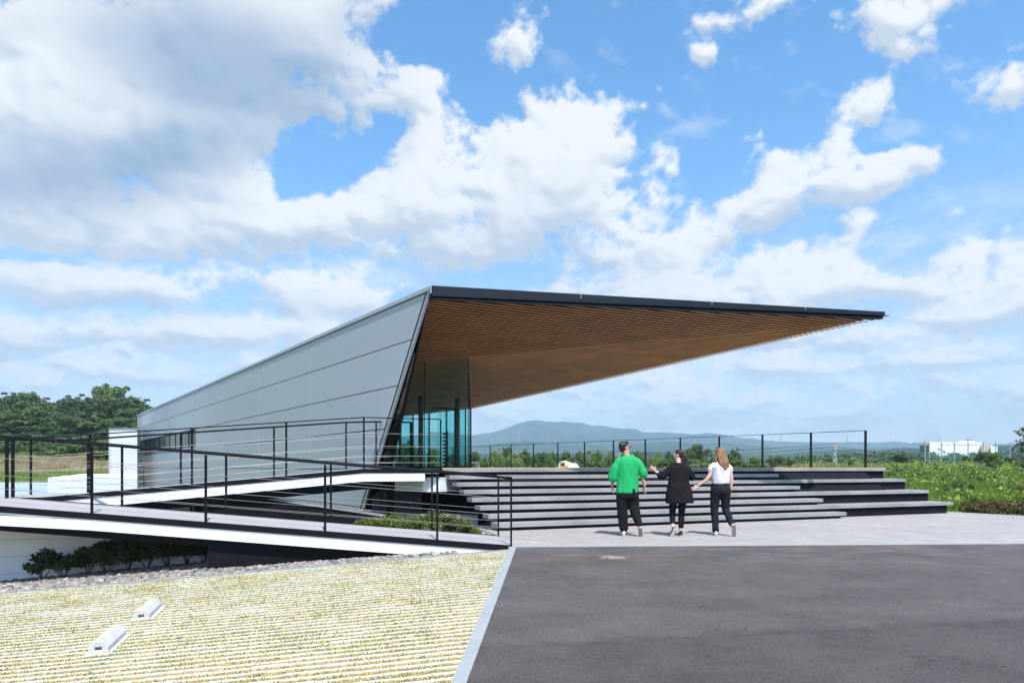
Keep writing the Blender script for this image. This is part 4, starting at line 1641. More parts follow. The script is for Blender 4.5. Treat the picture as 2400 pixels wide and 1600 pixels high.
# ================================================================ annexes at the left
a1 = thing('annex', 'tall plain white block against the far end of the grey pavilion', 'building', (-22, 44, 0))
part(a1, MB().prism([P(255, 1004.5, 43), P(321.5, 1004.5, 43), P(330, 1004.5, 47), P(270, 1004.5, 47)], (0, 0, -5)), 'wall', 'whitepanel')
part(a1, MB().prism([P(254.5, 1003.3, 42.95), P(321.6, 1003.3, 42.95), P(321.6, 1003.3, 43.1), P(254.5, 1003.3, 43.1)], (0, 0, -.05)), 'coping', 'trimlight')
part(a1, MB().beam(P(257.5, 1005, 42.98), P(257.5, 1112, 42.98), .03, .02, up=(1, 0, 0)), 'corner_bead', 'trimlight')
a2 = thing('annex', 'low white block with sloping roof in front of the tall white block', 'building', (-22, 34, 0))
top = [P(112, 1119, 30), P(321.5, 1119, 30), P(321.5, 1110, 36), P(190, 1110, 36)]
part(a2, MB().prism([P(112, 1120, 30), P(321.5, 1120, 30), P(321.5, 1119.8, 36), P(120, 1119.8, 36)], (0, 0, -2)), 'wall', 'whitepanel')
part(a2, MB().prism(top, [p - Vector((0, 0, .02)) for p in [P(112, 1119, 30), P(321.5, 1119, 30), P(321.5, 1119, 36), P(150, 1119, 36)]]), 'roof', 'whitepanel')
part(a2, MB().poly([P(140, 1118.6, 32), P(190, 1110.6, 35.8), P(190, 1112.5, 35.8), P(150, 1119, 32.2)]), 'roof_edge', 'navy')
part(a2, MB().prism([P(308, 1112.8, 35.5), P(313.5, 1112.8, 35.5), P(313.5, 1112.8, 35.6), P(308, 1112.8, 35.6)], (0, 0, -.07)), 'wall_vent', 'black')
a3 = thing('annex', 'low building with pale blue ribbed metal roof at the left edge', 'building', (-28, 32, 0))
rf = [P(-220, 1166, 26), P(114, 1168, 26), P(114, 1132, 44), P(-220, 1131, 44)]
part(a3, MB().prism([rf[0], rf[1], rf[2], rf[3]], (0, 0, -.12)), 'roof', 'ribbed')
for k in range(34):
    f0 = k / 33
    p, q_ = rf[0].lerp(rf[1], f0), rf[3].lerp(rf[2], f0)
    part(a3, MB().beam(p + Vector((0, 0, .03)), q_ + Vector((0, 0, .03)), .05, .06), 'rib', 'ribbed')
part(a3, MB().prism([rf[0] - Vector((0, -.3, .13)), rf[1] - Vector((0, -.3, .13)), rf[2] - Vector((0, .3, .13)), rf[3] - Vector((0, .3, .13))], (0, 0, -2)), 'wall', 'whitepanel')
part(a3, MB().prism([rf[3] + Vector((0, -.3, .04)), rf[2] + Vector((0, -.3, .04)), rf[2] + Vector((0, .1, .04)), rf[3] + Vector((0, .1, .04))], (0, 0, -.05)), 'ridge_cap', 'whitepanel')


# ================================================================ mountains
RIDGE_A = [(-700, 1060), (300, 1050), (700, 1040), (900, 1030), (998, 1016), (1015, 1011.6), (1030, 1014), (1054, 1013), (1071, 1016), (1102, 1021), (1137, 1015), (1160, 1011), (1188, 1003), (1213, 992), (1241, 987), (1259, 985), (1275, 988.5), (1305, 989), (1336, 990), (1356, 991), (1382, 996), (1412, 997), (1433, 1002), (1458, 1004), (1479, 1004), (1494, 1011), (1535, 1012.5), (1573, 1014), (1619, 1017.6), (1650, 1016), (1682, 1018.6), (1714, 1026), (1752, 1029), (1784, 1034), (1841, 1034), (1889, 1036), (1937, 1037), (1969, 1037), (1991, 1035), (2033, 1038), (2087, 1035), (2112, 1038.6), (2160, 1038), (2250, 1042), (2339, 1041), (2367, 1037), (2400, 1039), (2700, 1044), (3300, 1056)]
RIDGE_B = [(-700, 1075), (700, 1062), (1000, 1048), (1105, 1046), (1150, 1040), (1190, 1035), (1232, 1032), (1290, 1037), (1350, 1044), (1400, 1041), (1450, 1043), (1500, 1037), (1560, 1034), (1630, 1038), (1700, 1036), (1740, 1042), (1790, 1044), (1850, 1049), (1900, 1046), (1960, 1050), (2050, 1047), (2150, 1049), (2400, 1050), (2700, 1055), (3300, 1066)]
RIDGE_C = [(-700, 1082), (900, 1072), (1100, 1062), (1200, 1058), (1350, 1061), (1500, 1056), (1600, 1060), (1750, 1064), (1830, 1060), (1900, 1054), (1980, 1051), (2050, 1053), (2110, 1046), (2180, 1050), (2300, 1046), (2340, 1040), (2380, 1041), (2450, 1046), (2900, 1060)]


def mountain(name, ridge, D, depth, seed, rough):
    px = np.arange(-600, 3000, 6.0)
    h = np.interp(px, [r_[0] for r_ in ridge], [r_[1] for r_ in ridge])
    H = (1094 - h) * D / F + E
    xs_ = (px - 1200) * D / F
    nd = 46
    v = np.linspace(0, 1, nd)
    X = np.repeat(xs_[None], nd, 0)
    prof = np.concatenate([np.sin(np.linspace(0, 1, 36) * np.pi / 2) ** 1.25, np.cos(np.linspace(0, 1, 10) * np.pi / 2)])
    Yv = np.concatenate([np.linspace(D - depth, D, 36), np.linspace(D, D + depth * .22, 10)])
    Y = np.repeat(Yv[:, None], len(px), 1)
    X = X * (Y / D) ** .6
    # folds: spurs and gullies running down from the ridge
    sp_ = fbm(X / (D * .045) + fbm(X / (D * .1), Y / (D * .1), seed + 5, 3) * 1.2, Y / (D * .13), seed, 6, .55)
    sh_ = fbm(X / (D * .02), Y / (D * .03), seed + 2, 5, .55)
    env = (prof * (1.02 - prof))[:, None]
    Z = H[None] * prof[:, None] + H.mean() * 1.9 * env * (sp_ * .9 + sh_ * .3) * rough
    Z += fbm(X / 14, Y / 14, seed + 9, 2) * min(2.2, D * .0012)
    Z = np.where(prof[:, None] < .02, -8, Z - 2)
    idx = np.arange(X.size).reshape(X.shape)
    q = np.stack([idx[:-1, :-1], idx[:-1, 1:], idx[1:, 1:], idx[1:, :-1]], -1).reshape(-1, 4)
    me = np_mesh(name, np.stack([X, Y, Z], -1).reshape(-1, 3), q, 'mountain', True)
    ob = bpy.data.objects.new(name, me)
    COL.objects.link(ob)
    struct(ob)


mountain('mountain', RIDGE_A, 3000, 900, 101, 1.0)
mountain('hills', RIDGE_B, 1850, 420, 131, .8)
mountain('hills', RIDGE_C, 900, 200, 151, .5)

# ================================================================ foliage
def leaf_cloud(seed, n, lobes, size, squash=.85, shell=(.72, 1.04), flat=.5):
    """leaf quads spread through the outer volume of a set of lobes [(x,y,z,r)]"""
    r = np.random.RandomState(seed)
    L = np.array(lobes, float)
    wts = L[:, 3] ** 2
    k = r.choice(len(L), n, p=wts / wts.sum())
    d = r.normal(size=(n, 3))
    d /= np.linalg.norm(d, axis=1)[:, None]
    low = d[:, 2] < -.35
    d[low, 2] *= -1
    rad = L[k, 3] * (shell[0] + (shell[1] - shell[0]) * r.rand(n) ** .6)
    # clumping
    cl = np.array([1 + .22 * math.sin(5 * a[0] * 2 + seed) * math.cos(6 * a[1] + a[2] * 5) for a in d])
    c = L[k, :3] + d * (rad * cl)[:, None] * np.array([1, 1, squash])
    nrm = d + r.normal(size=(n, 3)) * flat
    nrm /= np.linalg.norm(nrm, axis=1)[:, None]
    a = np.cross(nrm, r.normal(size=(n, 3)))
    a /= np.linalg.norm(a, axis=1)[:, None]
    b_ = np.cross(nrm, a)
    s_ = size * (.6 + .8 * r.rand(n))[:, None]
    a, b_ = a * s_ * .5, b_ * s_ * .33
    q = np.stack([c - a, c - b_ * 1.0, c + a, c + b_ * 1.0], 1).reshape(-1, 3)
    return q


def lobes_crown(seed, rad, hgt, n, base):
    r = random.Random(seed)
    out = [(0, 0, base + hgt * .5, min(rad, hgt * .5) * .72)]
    for i in range(n):
        a = r.random() * 6.28
        v = r.random()
        rr = rad * (.25 + .55 * r.random()) * math.sqrt(max(.15, 1 - (2 * v - 1) ** 2 * .8))
        out.append((math.cos(a) * rr, math.sin(a) * rr, base + hgt * (.12 + .76 * v), rad * (.26 + .2 * r.random())))
    # a few free twigs breaking the outline
    for i in range(max(3, n // 3)):
        a = r.random() * 6.28
        rr = rad * (.2 + .6 * r.random())
        out.append((math.cos(a) * rr, math.sin(a) * rr, base + hgt * (.82 + .2 * r.random()), rad * .13))
    return out


def make_tree(name, label, cat, seed, rad, hgt, trunk_h, mat, leaves=3400, leaf=.30, lobes=11, group=None):
    root = thing(name, label, cat, (0, 0, 0), group)
    r = random.Random(seed)
    base = trunk_h * .75
    q = leaf_cloud(seed, leaves, lobes_crown(seed, rad, hgt, lobes, base), leaf)
    me = np_mesh('crown', q, np.arange(len(q)).reshape(-1, 4), mat)
    c_ = bpy.data.objects.new('crown', me)
    COL.objects.link(c_)
    c_.parent = root
    tb = MB()
    top = base + hgt * .6
    tb.tube([(0, 0, -.6), (.03 * rad, 0, trunk_h * .5), (-.04 * rad, .03 * rad, base + hgt * .25), (0, 0, top)], [rad * .075, rad * .06, rad * .04, rad * .012], 7)
    for i in range(6):
        a = r.random() * 6.28
        z0 = trunk_h * .6 + hgt * .35 * r.random()
        tb.tube([(0, 0, z0), (math.cos(a) * rad * .35, math.sin(a) * rad * .35, z0 + hgt * .16), (math.cos(a) * rad * .7, math.sin(a) * rad * .7, z0 + hgt * .3)], [rad * .035, rad * .022, rad * .006], 5)
    tb.build('trunk', 'bark', root)
    return root


TRUNK_H = 2.0


def place(root, x, y, top_z, ground_z, nat_h, label=None, rz=0.0, wide=1.0):
    s_ = (top_z - ground_z) / nat_h
    r = dup(root, (x, y, ground_z), rz, (s_ * wide, s_ * wide, s_), label)
    return r


protos = {}
hidden = []


def proto(key, seed, rad, hgt, trunk_h, mat, **kw):
    protos[key] = (make_tree('tree', 'x', 'tree', seed, rad, hgt, trunk_h, mat, **kw), trunk_h * .75 + hgt)
    hidden.append(protos[key][0])


proto('d1', 201, 2.6, 5.0, 2.2, 'leaf_dark', leaves=5200)
proto('d2', 202, 2.9, 4.6, 2.0, 'leaf_dark', leaves=5200, lobes=14)
proto('d3', 203, 2.3, 5.6, 2.4, 'leaf_mid', leaves=5200)
proto('m1', 204, 2.7, 4.4, 1.8, 'leaf_mid', leaves=4600, lobes=13)
proto('m2', 205, 2.2, 4.0, 1.8, 'leaf_mid', leaves=4000)
proto('l1', 206, 2.6, 4.2, 1.6, 'leaf_light', leaves=5000, leaf=.24, lobes=12)
proto('l2', 207, 2.0, 3.6, 1.5, 'leaf_light', leaves=4000, leaf=.24)

# wooded hill at the left
rf_ = random.Random(77)
tl_x = [-300, -60, 0, 40, 70, 100, 130, 150, 200, 240, 270, 300, 322, 345, 385, 460]
tl_y = [935, 925, 916, 924, 920, 929, 944, 934, 926, 919, 906, 924, 940, 939, 956, 985]
for row in range(6):
    Y0 = 93 + row * 8.5
    topo = [1040, 1012, 985, 962, 944, None][row]
    step = 50
    px = -250 + (row % 2) * 22
    while px < 470:
        Y = Y0 + rf_.uniform(-2.5, 2.5)
        pxx = px + rf_.uniform(-12, 12)
        line_y = float(np.interp(pxx, tl_x, tl_y))
        ty = line_y + rf_.uniform(-5, 6) if topo is None else max(topo + rf_.uniform(-12, 10), line_y + 6)
        if row >= 3 and topo is not None:
            ty = line_y + (5 - row) * 13 + rf_.uniform(-8, 8)
        X = (pxx - 1200) * Y / F
        gz_ = float(terrain_z(X, Y))
        tz = (1094 - ty) * Y / F + E
        if tz - gz_ < 2.5:
            gz_ = tz - 4.5
        key = rf_.choice(['d1', 'd2', 'd3', 'd1', 'd2', 'm1'])
        pr, nh = protos[key]
        H_ = tz - gz_
        if H_ > 9.5:
            gz_ = tz - 9.0
        s_ = (tz - gz_) / nh
        wide = (3.9 / 2.6) / s_ * rf_.uniform(.85, 1.25)
        o = place(pr, X, Y, tz, gz_, nh, 'leafy green tree in the wood on the hill at the left', rf_.uniform(0, 6.28), wide)
        o['group'] = 'trees of the wood on the hill at the left'
        px += step

# trees beyond the terrace railing, each its own
TREES = [
    (1112, 1062, 34, 'd2', 62, 'small dark tree just right of the glass corner, beyond the terrace rail'),
    (1134, 1075, 40, 'm2', 52, 'low green bush between the glass corner and the second rail post'),
    (1164, 1057, 52, 'l1', 60, 'pale green round tree behind the second rail post'),
    (1188, 1050, 34, 'm1', 78, 'mid green tree rising behind the pale trees near the glass'),
    (1210, 1062, 58, 'l1', 57, 'widest pale green tree beyond the terrace rail'),
    (1232, 1053, 36, 'd1', 80, 'dark rounded tree standing above the pale trees'),
    (1262, 1069, 62, 'd2', 96, 'low spreading dark green tree left of the sand mound'),
    (1272, 1055, 24, 'd3', 84, 'narrow bright tree top above the spreading dark tree'),
    (1296, 1062, 44, 'm1', 100, 'green tree behind the left end of the sand mound'),
    (1330, 1060, 50, 'm2', 100, 'green tree behind the middle of the sand mound'),
    (1364, 1061, 50, 'm1', 98, 'green tree behind the right end of the sand mound'),
    (1396, 1059, 50, 'm1', 74, 'green tree just left of the head of the man in green'),
    (1432, 1057, 46, 'l2', 72, 'light green tree behind the head of the man in green'),
    (1466, 1060, 44, 'm2', 70, 'green tree just right of the head of the man in green'),
    (1500, 1061, 48, 'm1', 70, 'green tree midway between the man in green and the woman in black'),
    (1538, 1060, 48, 'l2', 68, 'light green tree left of the head of the woman in black'),
    (1576, 1058, 48, 'd1', 74, 'dark tree just left of the bun of the woman in black'),
    (1612, 1056, 44, 'd2', 78, 'dark tree between the two women'),
    (1642, 1048, 62, 'd2', 82, 'tallest dark tree, left of the fair-haired woman'),
    (1690, 1056, 40, 'm1', 80, 'green tree behind the fair-haired woman'),
    (1724, 1053, 48, 'd1', 80, 'dark rounded tree just right of the fair-haired woman'),
    (1768, 1072, 44, 'm2', 58, 'low green tree right of the fair-haired woman'),
    (1816, 1068, 50, 'd1', 66, 'dark shrubby tree midway along the open rail at right'),
    (1854, 1076, 44, 'm2', 60, 'low bush left of the tenth rail post'),
    (1790, 1083, 34, 'l2', 50, 'yellow-green bush at the foot of the rail right of the women'),
    (1888, 1078, 34, 'd3', 66, 'small bush just left of the last rail bay'),
    (1995, 1077, 24, 'm2', 56, 'small bright bush in the last bay of the terrace rail'),
    (1150, 1080, 60, 'm1', 50, 'low hedge-like bush at the foot of the pale trees'),
    (1470, 1078, 90, 'm1', 56, 'low wide bush behind the shoulders of the man in green'),
    (1560, 1077, 80, 'm2', 56, 'low wide bush left of the shoulder of the woman in black'),
    (1640, 1076, 90, 'l2', 58, 'low light bush between the shoulders of the two women'),
    (1400, 1078, 70, 'm1', 58, 'low green bush left of the shoulder of the man in green'),
    (1730, 1078, 70, 'm1', 58, 'low bush behind the shoulder of the fair-haired woman'),
    (1010, 1058, 60, 'd2', 56, 'dark tree seen through the left part of the glass room'),
    (955, 1035, 70, 'd1', 48, 'large tree seen through the glass beside the slanted wall end'),
    (1060, 1070, 60, 'd2', 58, 'low dark tree seen through the right part of the glass room'),
    (975, 1060, 60, 'm1', 52, 'green tree seen low through the glass room'),
    (2113, 1064, 40, 'd1', 62, 'dark bush standing out on the skyline of the meadow'),
    (2265, 1069, 26, 'm2', 60, 'small green sapling in front of the netted enclosure'),
    (2302, 1062, 40, 'd2', 62, 'dark spreading bush right of the netted enclosure'),
    (2332, 1062, 44, 'm1', 46, 'bright green young tree at the top of the meadow'),
    (2368, 1070, 26, 'd1', 62, 'small dark bush near the right edge of the meadow'),
]
for (px, ty, wpx, key, Y, lab) in TREES:
    pr, nh = protos[key]
    X = (px - 1200) * Y / F
    tz = (1094 - ty) * Y / F + E
    gz_ = float(terrain_z(X, Y)) - .1
    rad = wpx * Y / F / 2
    Hn = min(tz - gz_, max(2.0, rad * 3.4))
    s_ = Hn / nh
    o = dup(pr, (X, Y, tz - Hn), rf_.uniform(0, 6.28), (rad / 2.75, rad / 2.75, s_), lab)
    o['category'] = 'tree'
# drop the prototypes themselves
for o in hidden:
    for c_ in list(o.children):
        bpy.data.objects.remove(c_)
    bpy.data.objects.remove(o)

# distant wood: one mass of small crowns
r_ = np.random.RandomState(31)
NW = 900
pxs = r_.uniform(1080, 2560, NW)
Yw = r_.uniform(120, 330, NW)
Xw = (pxs - 1200) * Yw / F
bumpy = np.interp(pxs, [1080, 1700, 1760, 1830, 1900, 1980, 2060, 2110, 2180, 2300, 2560], [1078, 1078, 1080, 1066, 1060, 1056, 1058, 1052, 1058, 1056, 1054])
tops = (1094 - (bumpy + (330 - Yw) / 210 * 24 + r_.uniform(-2, 3, NW))) * Yw / F + E
q = []
for i in range(NW):
    rr = r_.uniform(2.6, 4.2)
    q.append(leaf_cloud(4000 + i, 60, [(Xw[i], Yw[i], tops[i] - rr, rr)], 1.5, .8))
    q.append(leaf_cloud(8000 + i, 26, [(Xw[i], Yw[i], tops[i] - rr * 2.2, rr)], 1.8, .8))
q = np.concatenate(q)
o = bpy.data.objects.new('distant_wood', np_mesh('distant_wood', q, np.arange(len(q)).reshape(-1, 4), 'leaf_dark'))
COL.objects.link(o)
tag(o, 'distant dark green wood along the horizon beyond the meadow', 'wood')
o['kind'] = 'stuff'

# undergrowth along the foot of the left wood, and meadow plants
def tufts(name, label, n, fx_, mat, hmin, hmax, seed, wide=.5, per=5):
    r = np.random.RandomState(seed)
    x, y = fx_(r, n)
    z = terrain_z(x, y)
    n = len(x)
    hh = hmin + (hmax - hmin) * r.rand(n) ** 2
    k = per
    a = r.rand(n, k) * 6.28
    ln = (r.rand(n, k) - .5)
    bx = x[:, None] + (r.rand(n, k) - .5) * wide
    by = y[:, None] + (r.rand(n, k) - .5) * wide
    zz = z[:, None] + np.zeros((n, k))
    h2 = hh[:, None] * (.5 + .7 * r.rand(n, k))
    w_ = .018 + h2 * .085
    b0 = np.stack([bx - np.cos(a) * w_, by - np.sin(a) * w_, zz - .05], -1)
    b1 = np.stack([bx + np.cos(a) * w_, by + np.sin(a) * w_, zz - .05], -1)
    t0 = np.stack([bx + ln * h2 * .9, by + (r.rand(n, k) - .5) * h2 * .9, zz + h2], -1)
    co_ = np.stack([b0, b1, t0], 2).reshape(-1, 3)
    me_ = np_mesh(name, co_, np.arange(len(co_)).reshape(-1, 3), mat)
    o_ = bpy.data.objects.new(name, me_)
    COL.objects.link(o_)
    tag(o_, label, 'plants')
    o_['kind'] = 'stuff'
    return o_


def hedge_line_y(x):
    return 19.96 + (x - 12.75) * (-1.56 / 1.05)


def mead(r, n):
    Y = 20.5 * (66 / 20.5) ** r.rand(n)
    px = r.uniform(1900, 2520, n)
    X = (px - 1200) * Y / F
    ok_ = (X > 11.6 + (Y - 20) * .05) & (Y > hedge_line_y(X) + 1.4)
    return X[ok_], Y[ok_]


tufts('meadow_grass', 'tall bright green weeds and grass covering the sloping meadow at right', 90000, mead, 'leaf_meadow', .08, .30, 5)


def mead2(r, n):
    Y = 50 + 18 * r.rand(n)
    px = r.uniform(1860, 2520, n)
    return (px - 1200) * Y / F, Y


m, t, b = mat_new('dry_seed_grass')
gg = t.node('ShaderNodeNewGeometry')
t.l.new(t.mix(gg.outputs['Random Per Island'], (.30, .30, .10), (.16, .22, .05)), b.inputs['Base Color'])
b.inputs['Roughness'].default_value = .9
MAT['seedgrass'] = m
tufts('seed_grass', 'pale seeding grass along the skyline of the meadow', 9000, mead2, 'seedgrass', .15, .5, 6)

# leafy weed clumps in the meadow
r_ = np.random.RandomState(52)
q = []
for i in range(170):
    Y = 21.5 * (60 / 21.5) ** r_.rand()
    px = r_.uniform(2060, 2500)
    X = (px - 1200) * Y / F
    if Y < hedge_line_y(X) + 1.6 or X < 12:
        continue
    rr = r_.uniform(.12, .38) * (1 + (Y - 20) / 60)
    q.append(leaf_cloud(6000 + i, int(34 + rr * 90), [(X, Y, float(terrain_z(X, Y)) + rr * .55, rr), (X + rr * .8, Y + .1, float(terrain_z(X, Y)) + rr * .35, rr * .7)], .10 + rr * .10, .75))
q = np.concatenate(q)
half = len(q) // 8 * 4
for nm, qq_, mt_, lb in (('weeds', q[:half], 'leaf_mid', 'dark leafy weeds scattered through the meadow at right'), ('weeds', q[half:], 'leaf_meadow', 'bright leafy weeds scattered through the meadow at right')):
    o = bpy.data.objects.new(nm, np_mesh(nm, qq_, np.arange(len(qq_)).reshape(-1, 4), mt_))
    COL.objects.link(o)
    tag(o, lb, 'plants')
    o['kind'] = 'stuff'


def under(r, n):
    Y = 66 + 30 * r.rand(n)
    px = r.uniform(-80, 420, n)
    X = (px - 1200) * Y / F
    ok_ = r.rand(n) < np.where((Y > 80) & (Y < 91), .18, 1)
    return X[ok_], Y[ok_]


tufts('bank_grass', 'rough green and yellow grass on the bank below the left wood', 13000, under, 'leaf_meadow', .12, .5, 7, .9)


# ---- near shrubs
def shrub(name, label, cat, x, y, z, rx, h, seed, mat, leaves=900, leaf=.045, group=None, stems=5, lobes=6, kind=None):
    root = thing(name, label, cat, (x, y, z), group)
    r = random.Random(seed)
    L = []
    for i in range(lobes):
        a = r.random() * 6.28
        rr = rx * (.15 + .55 * r.random())
        L.append((math.cos(a) * rr, math.sin(a) * rr * .8, h * (.30 + .54 * r.random()), h * (.16 + .12 * r.random())))
    q_ = leaf_cloud(seed, leaves, L, leaf, .95, (.25, 1.1), 1.2)
    c_ = bpy.data.objects.new('foliage', np_mesh('foliage', q_, np.arange(len(q_)).reshape(-1, 4), mat))
    COL.objects.link(c_)
    c_.parent = root
    tb = MB()
    for i in range(stems):
        l_ = L[i % len(L)]
        tb.tube([(0, 0, -.04), (l_[0] * .4, l_[1] * .4, h * .22), (l_[0], l_[1], l_[2])], [.012, .009, .004], 5)
    if stems:
        tb.build('stems', 'bark', root).location = (0, 0, 0)
    return root


labs = ['leftmost dark shrub, standing apart under the front ramp', 'second dark shrub from the left under the front ramp', 'third dark shrub from the left under the front ramp', 'fourth dark shrub from the left under the front ramp',
        'fifth dark shrub from the left under the front ramp', 'sixth dark shrub from the left under the front ramp', 'seventh dark shrub from the left under the front ramp', 'eighth dark shrub, second from the black support wall',
        'dark shrub beside the black support wall under the front ramp']
spx = [98, 150, 205, 250, 300, 345, 392, 438, 478]
for i, px in enumerate(spx):
    Y = 11.55 + i * .10
    X = (px - 1200) * Y / F
    z = bed_z(X) + .03
    yb_ = 1094 + (E - z) * F / Y
    hpx = [58, 66, 62, 64, 70, 66, 66, 60, 56][i]
    shrub('shrub', labs[i], 'shrub', X, Y, z, .40 if i else .30, hpx * Y / F * 1.12, 300 + i, 'leaf_shrub', leaves=3000 if i else 1500, leaf=.042, group='dark shrubs under the front ramp', lobes=13 if i else 8)
# low planting between the ramps
k = 0
posn = ['leftmost', 'second', 'third', 'fourth', 'fifth', 'sixth', 'seventh', 'eighth', 'ninth', 'rightmost']
for i in range(10):
    px = 845 + i * 29
    Y = 12.95 + (i % 3) * .22
    X = (px - 1200) * Y / F
    topy = np.interp(px, [845, 900, 960, 1020, 1060, 1120], [1224, 1214, 1211, 1207, 1212, 1228])
    z = -.18 if px < 1000 else -.12
    h = (1094 - topy) * Y / F + E - z
    shrub('low_shrub', ('%s of the ten bright low shrubs planted between the front ramp and the steps' % posn[i]) if i else 'leftmost of the ten bright low shrubs planted between the front ramp and steps', 'shrub', X, Y, z, .30, h * 1.1, 400 + i, 'leaf_cover', leaves=1300, leaf=.04, group='bright low shrubs between ramp and steps', stems=2, lobes=9)
# clipped hedge by the pavement at right
seg = ['first length of clipped reddish hedge, touching the lowest terrace seat', 'second length of clipped reddish hedge from the terrace seats', 'third length of clipped reddish hedge from the terrace seats', 'length of clipped reddish hedge at the right edge of the picture', 'length of clipped reddish hedge running on past the right edge']
for i in range(5):
    p0 = Vector((12.75, 20.0)) + Vector((1.05, -1.56)).normalized() * (i * .95 + .1)
    L = []
    r = random.Random(i)
    for j in range(44):
        f = r.random()
        p = Vector((1.05, -1.56)).normalized() * (f * .95) + Vector((1.56, 1.05)).normalized() * (r.random() * 1.1)
        L.append((p.x, p.y, .04 + .20 * r.random(), .13))
    root = thing('hedge', seg[i], 'hedge', (p0.x + .12, p0.y + .1, 0), 'clipped hedge by the pavement')
    q_ = leaf_cloud(500 + i, 5200, L, .06, .95, (.3, 1.1), 1.0)
    c_ = bpy.data.objects.new('foliage', np_mesh('foliage', q_, np.arange(len(q_)).reshape(-1, 4), 'leaf_hedge'))
    COL.objects.link(c_)
    c_.parent = root

# small tree cut by the right edge of the picture and an orange-leaved sapling
rt = make_tree('tree', 'small olive-leaved tree leaning in at the right edge of the picture', 'tree', 611, 1.0, 2.4, 1.6, 'leaf_hedge', leaves=1500, leaf=.12, lobes=12)
rt.location = (19.75, 25.6, .25)
rt.scale = (1, 1, .72)
sp_root = thing('sapling', 'thin sapling with a few orange leaves in front of the meadow at right', 'sapling', (16.2, 21.5, .2))
tb = MB().tube([(.5, 0, -.1), (.2, 0, .25), (-.15, 0, .62)], [.014, .01, .004], 5)
tb.tube([(.2, 0, .25), (.28, .1, .6)], [.008, .003], 5)
tb.build('stem', 'bark', sp_root).location = (0, 0, 0)
q_ = leaf_cloud(615, 60, [(-.1, 0, .5, .22), (.25, .05, .5, .2), (.05, 0, .25, .2)], .055, 1, (.2, 1), 1)
c_ = bpy.data.objects.new('leaves', np_mesh('leaves', q_, np.arange(len(q_)).reshape(-1, 4), 'leaf_orange'))
COL.objects.link(c_)
c_.parent = sp_root


# ================================================================ people
MAT['skin_a'] = M('skin_tan', (.52, .27, .17), .5, var=.06, vscale=14)
MAT['skin_b'] = M('skin_fair', (.68, .40, .31), .5, var=.06, vscale=14)
MAT['hair_black'] = M('black_hair', (.010, .009, .011), .35, var=.4, vscale=40, stretch=(1, 1, .2), bump=.6, bscale=90)
MAT['hair_dark'] = M('dark_brown_hair', (.030, .012, .010), .35, var=.5, vscale=40, stretch=(1, 1, .3), bump=.6, bscale=90)
MAT['hair_fair'] = M('light_brown_hair', (.27, .13, .065), .38, var=.6, vscale=30, stretch=(1.5, 1.5, .18), bump=.7, bscale=80)
MAT['shirt_green'] = M('green_knit', (.003, .36, .10), .8, var=.06, vscale=12)
MAT['tunic_black'] = M('black_cotton', (.014, .013, .015), .85, spec=.08, var=.2, vscale=10)
MAT['trouser_black'] = M('black_trousers', (.012, .012, .014), .8, spec=.08, var=.2, vscale=9)
MAT['tee_white'] = M('white_tee', (.62, .61, .68), .85, var=.03)
MAT['jeans'] = M('washed_black_denim', (.018, .019, .024), .85, spec=.08, var=.35, vscale=14)
MAT['shoe_pale'] = M('pale_grey_shoe', (.55, .58, .58), .6)
MAT['sole'] = M('rubber_sole', (.60, .58, .52), .7)
MAT['soledark'] = M('worn_sole', (.20, .18, .15), .9, var=.3, vscale=60)
MAT['shoe_black'] = M('black_shoe', (.012, .012, .015), .6)


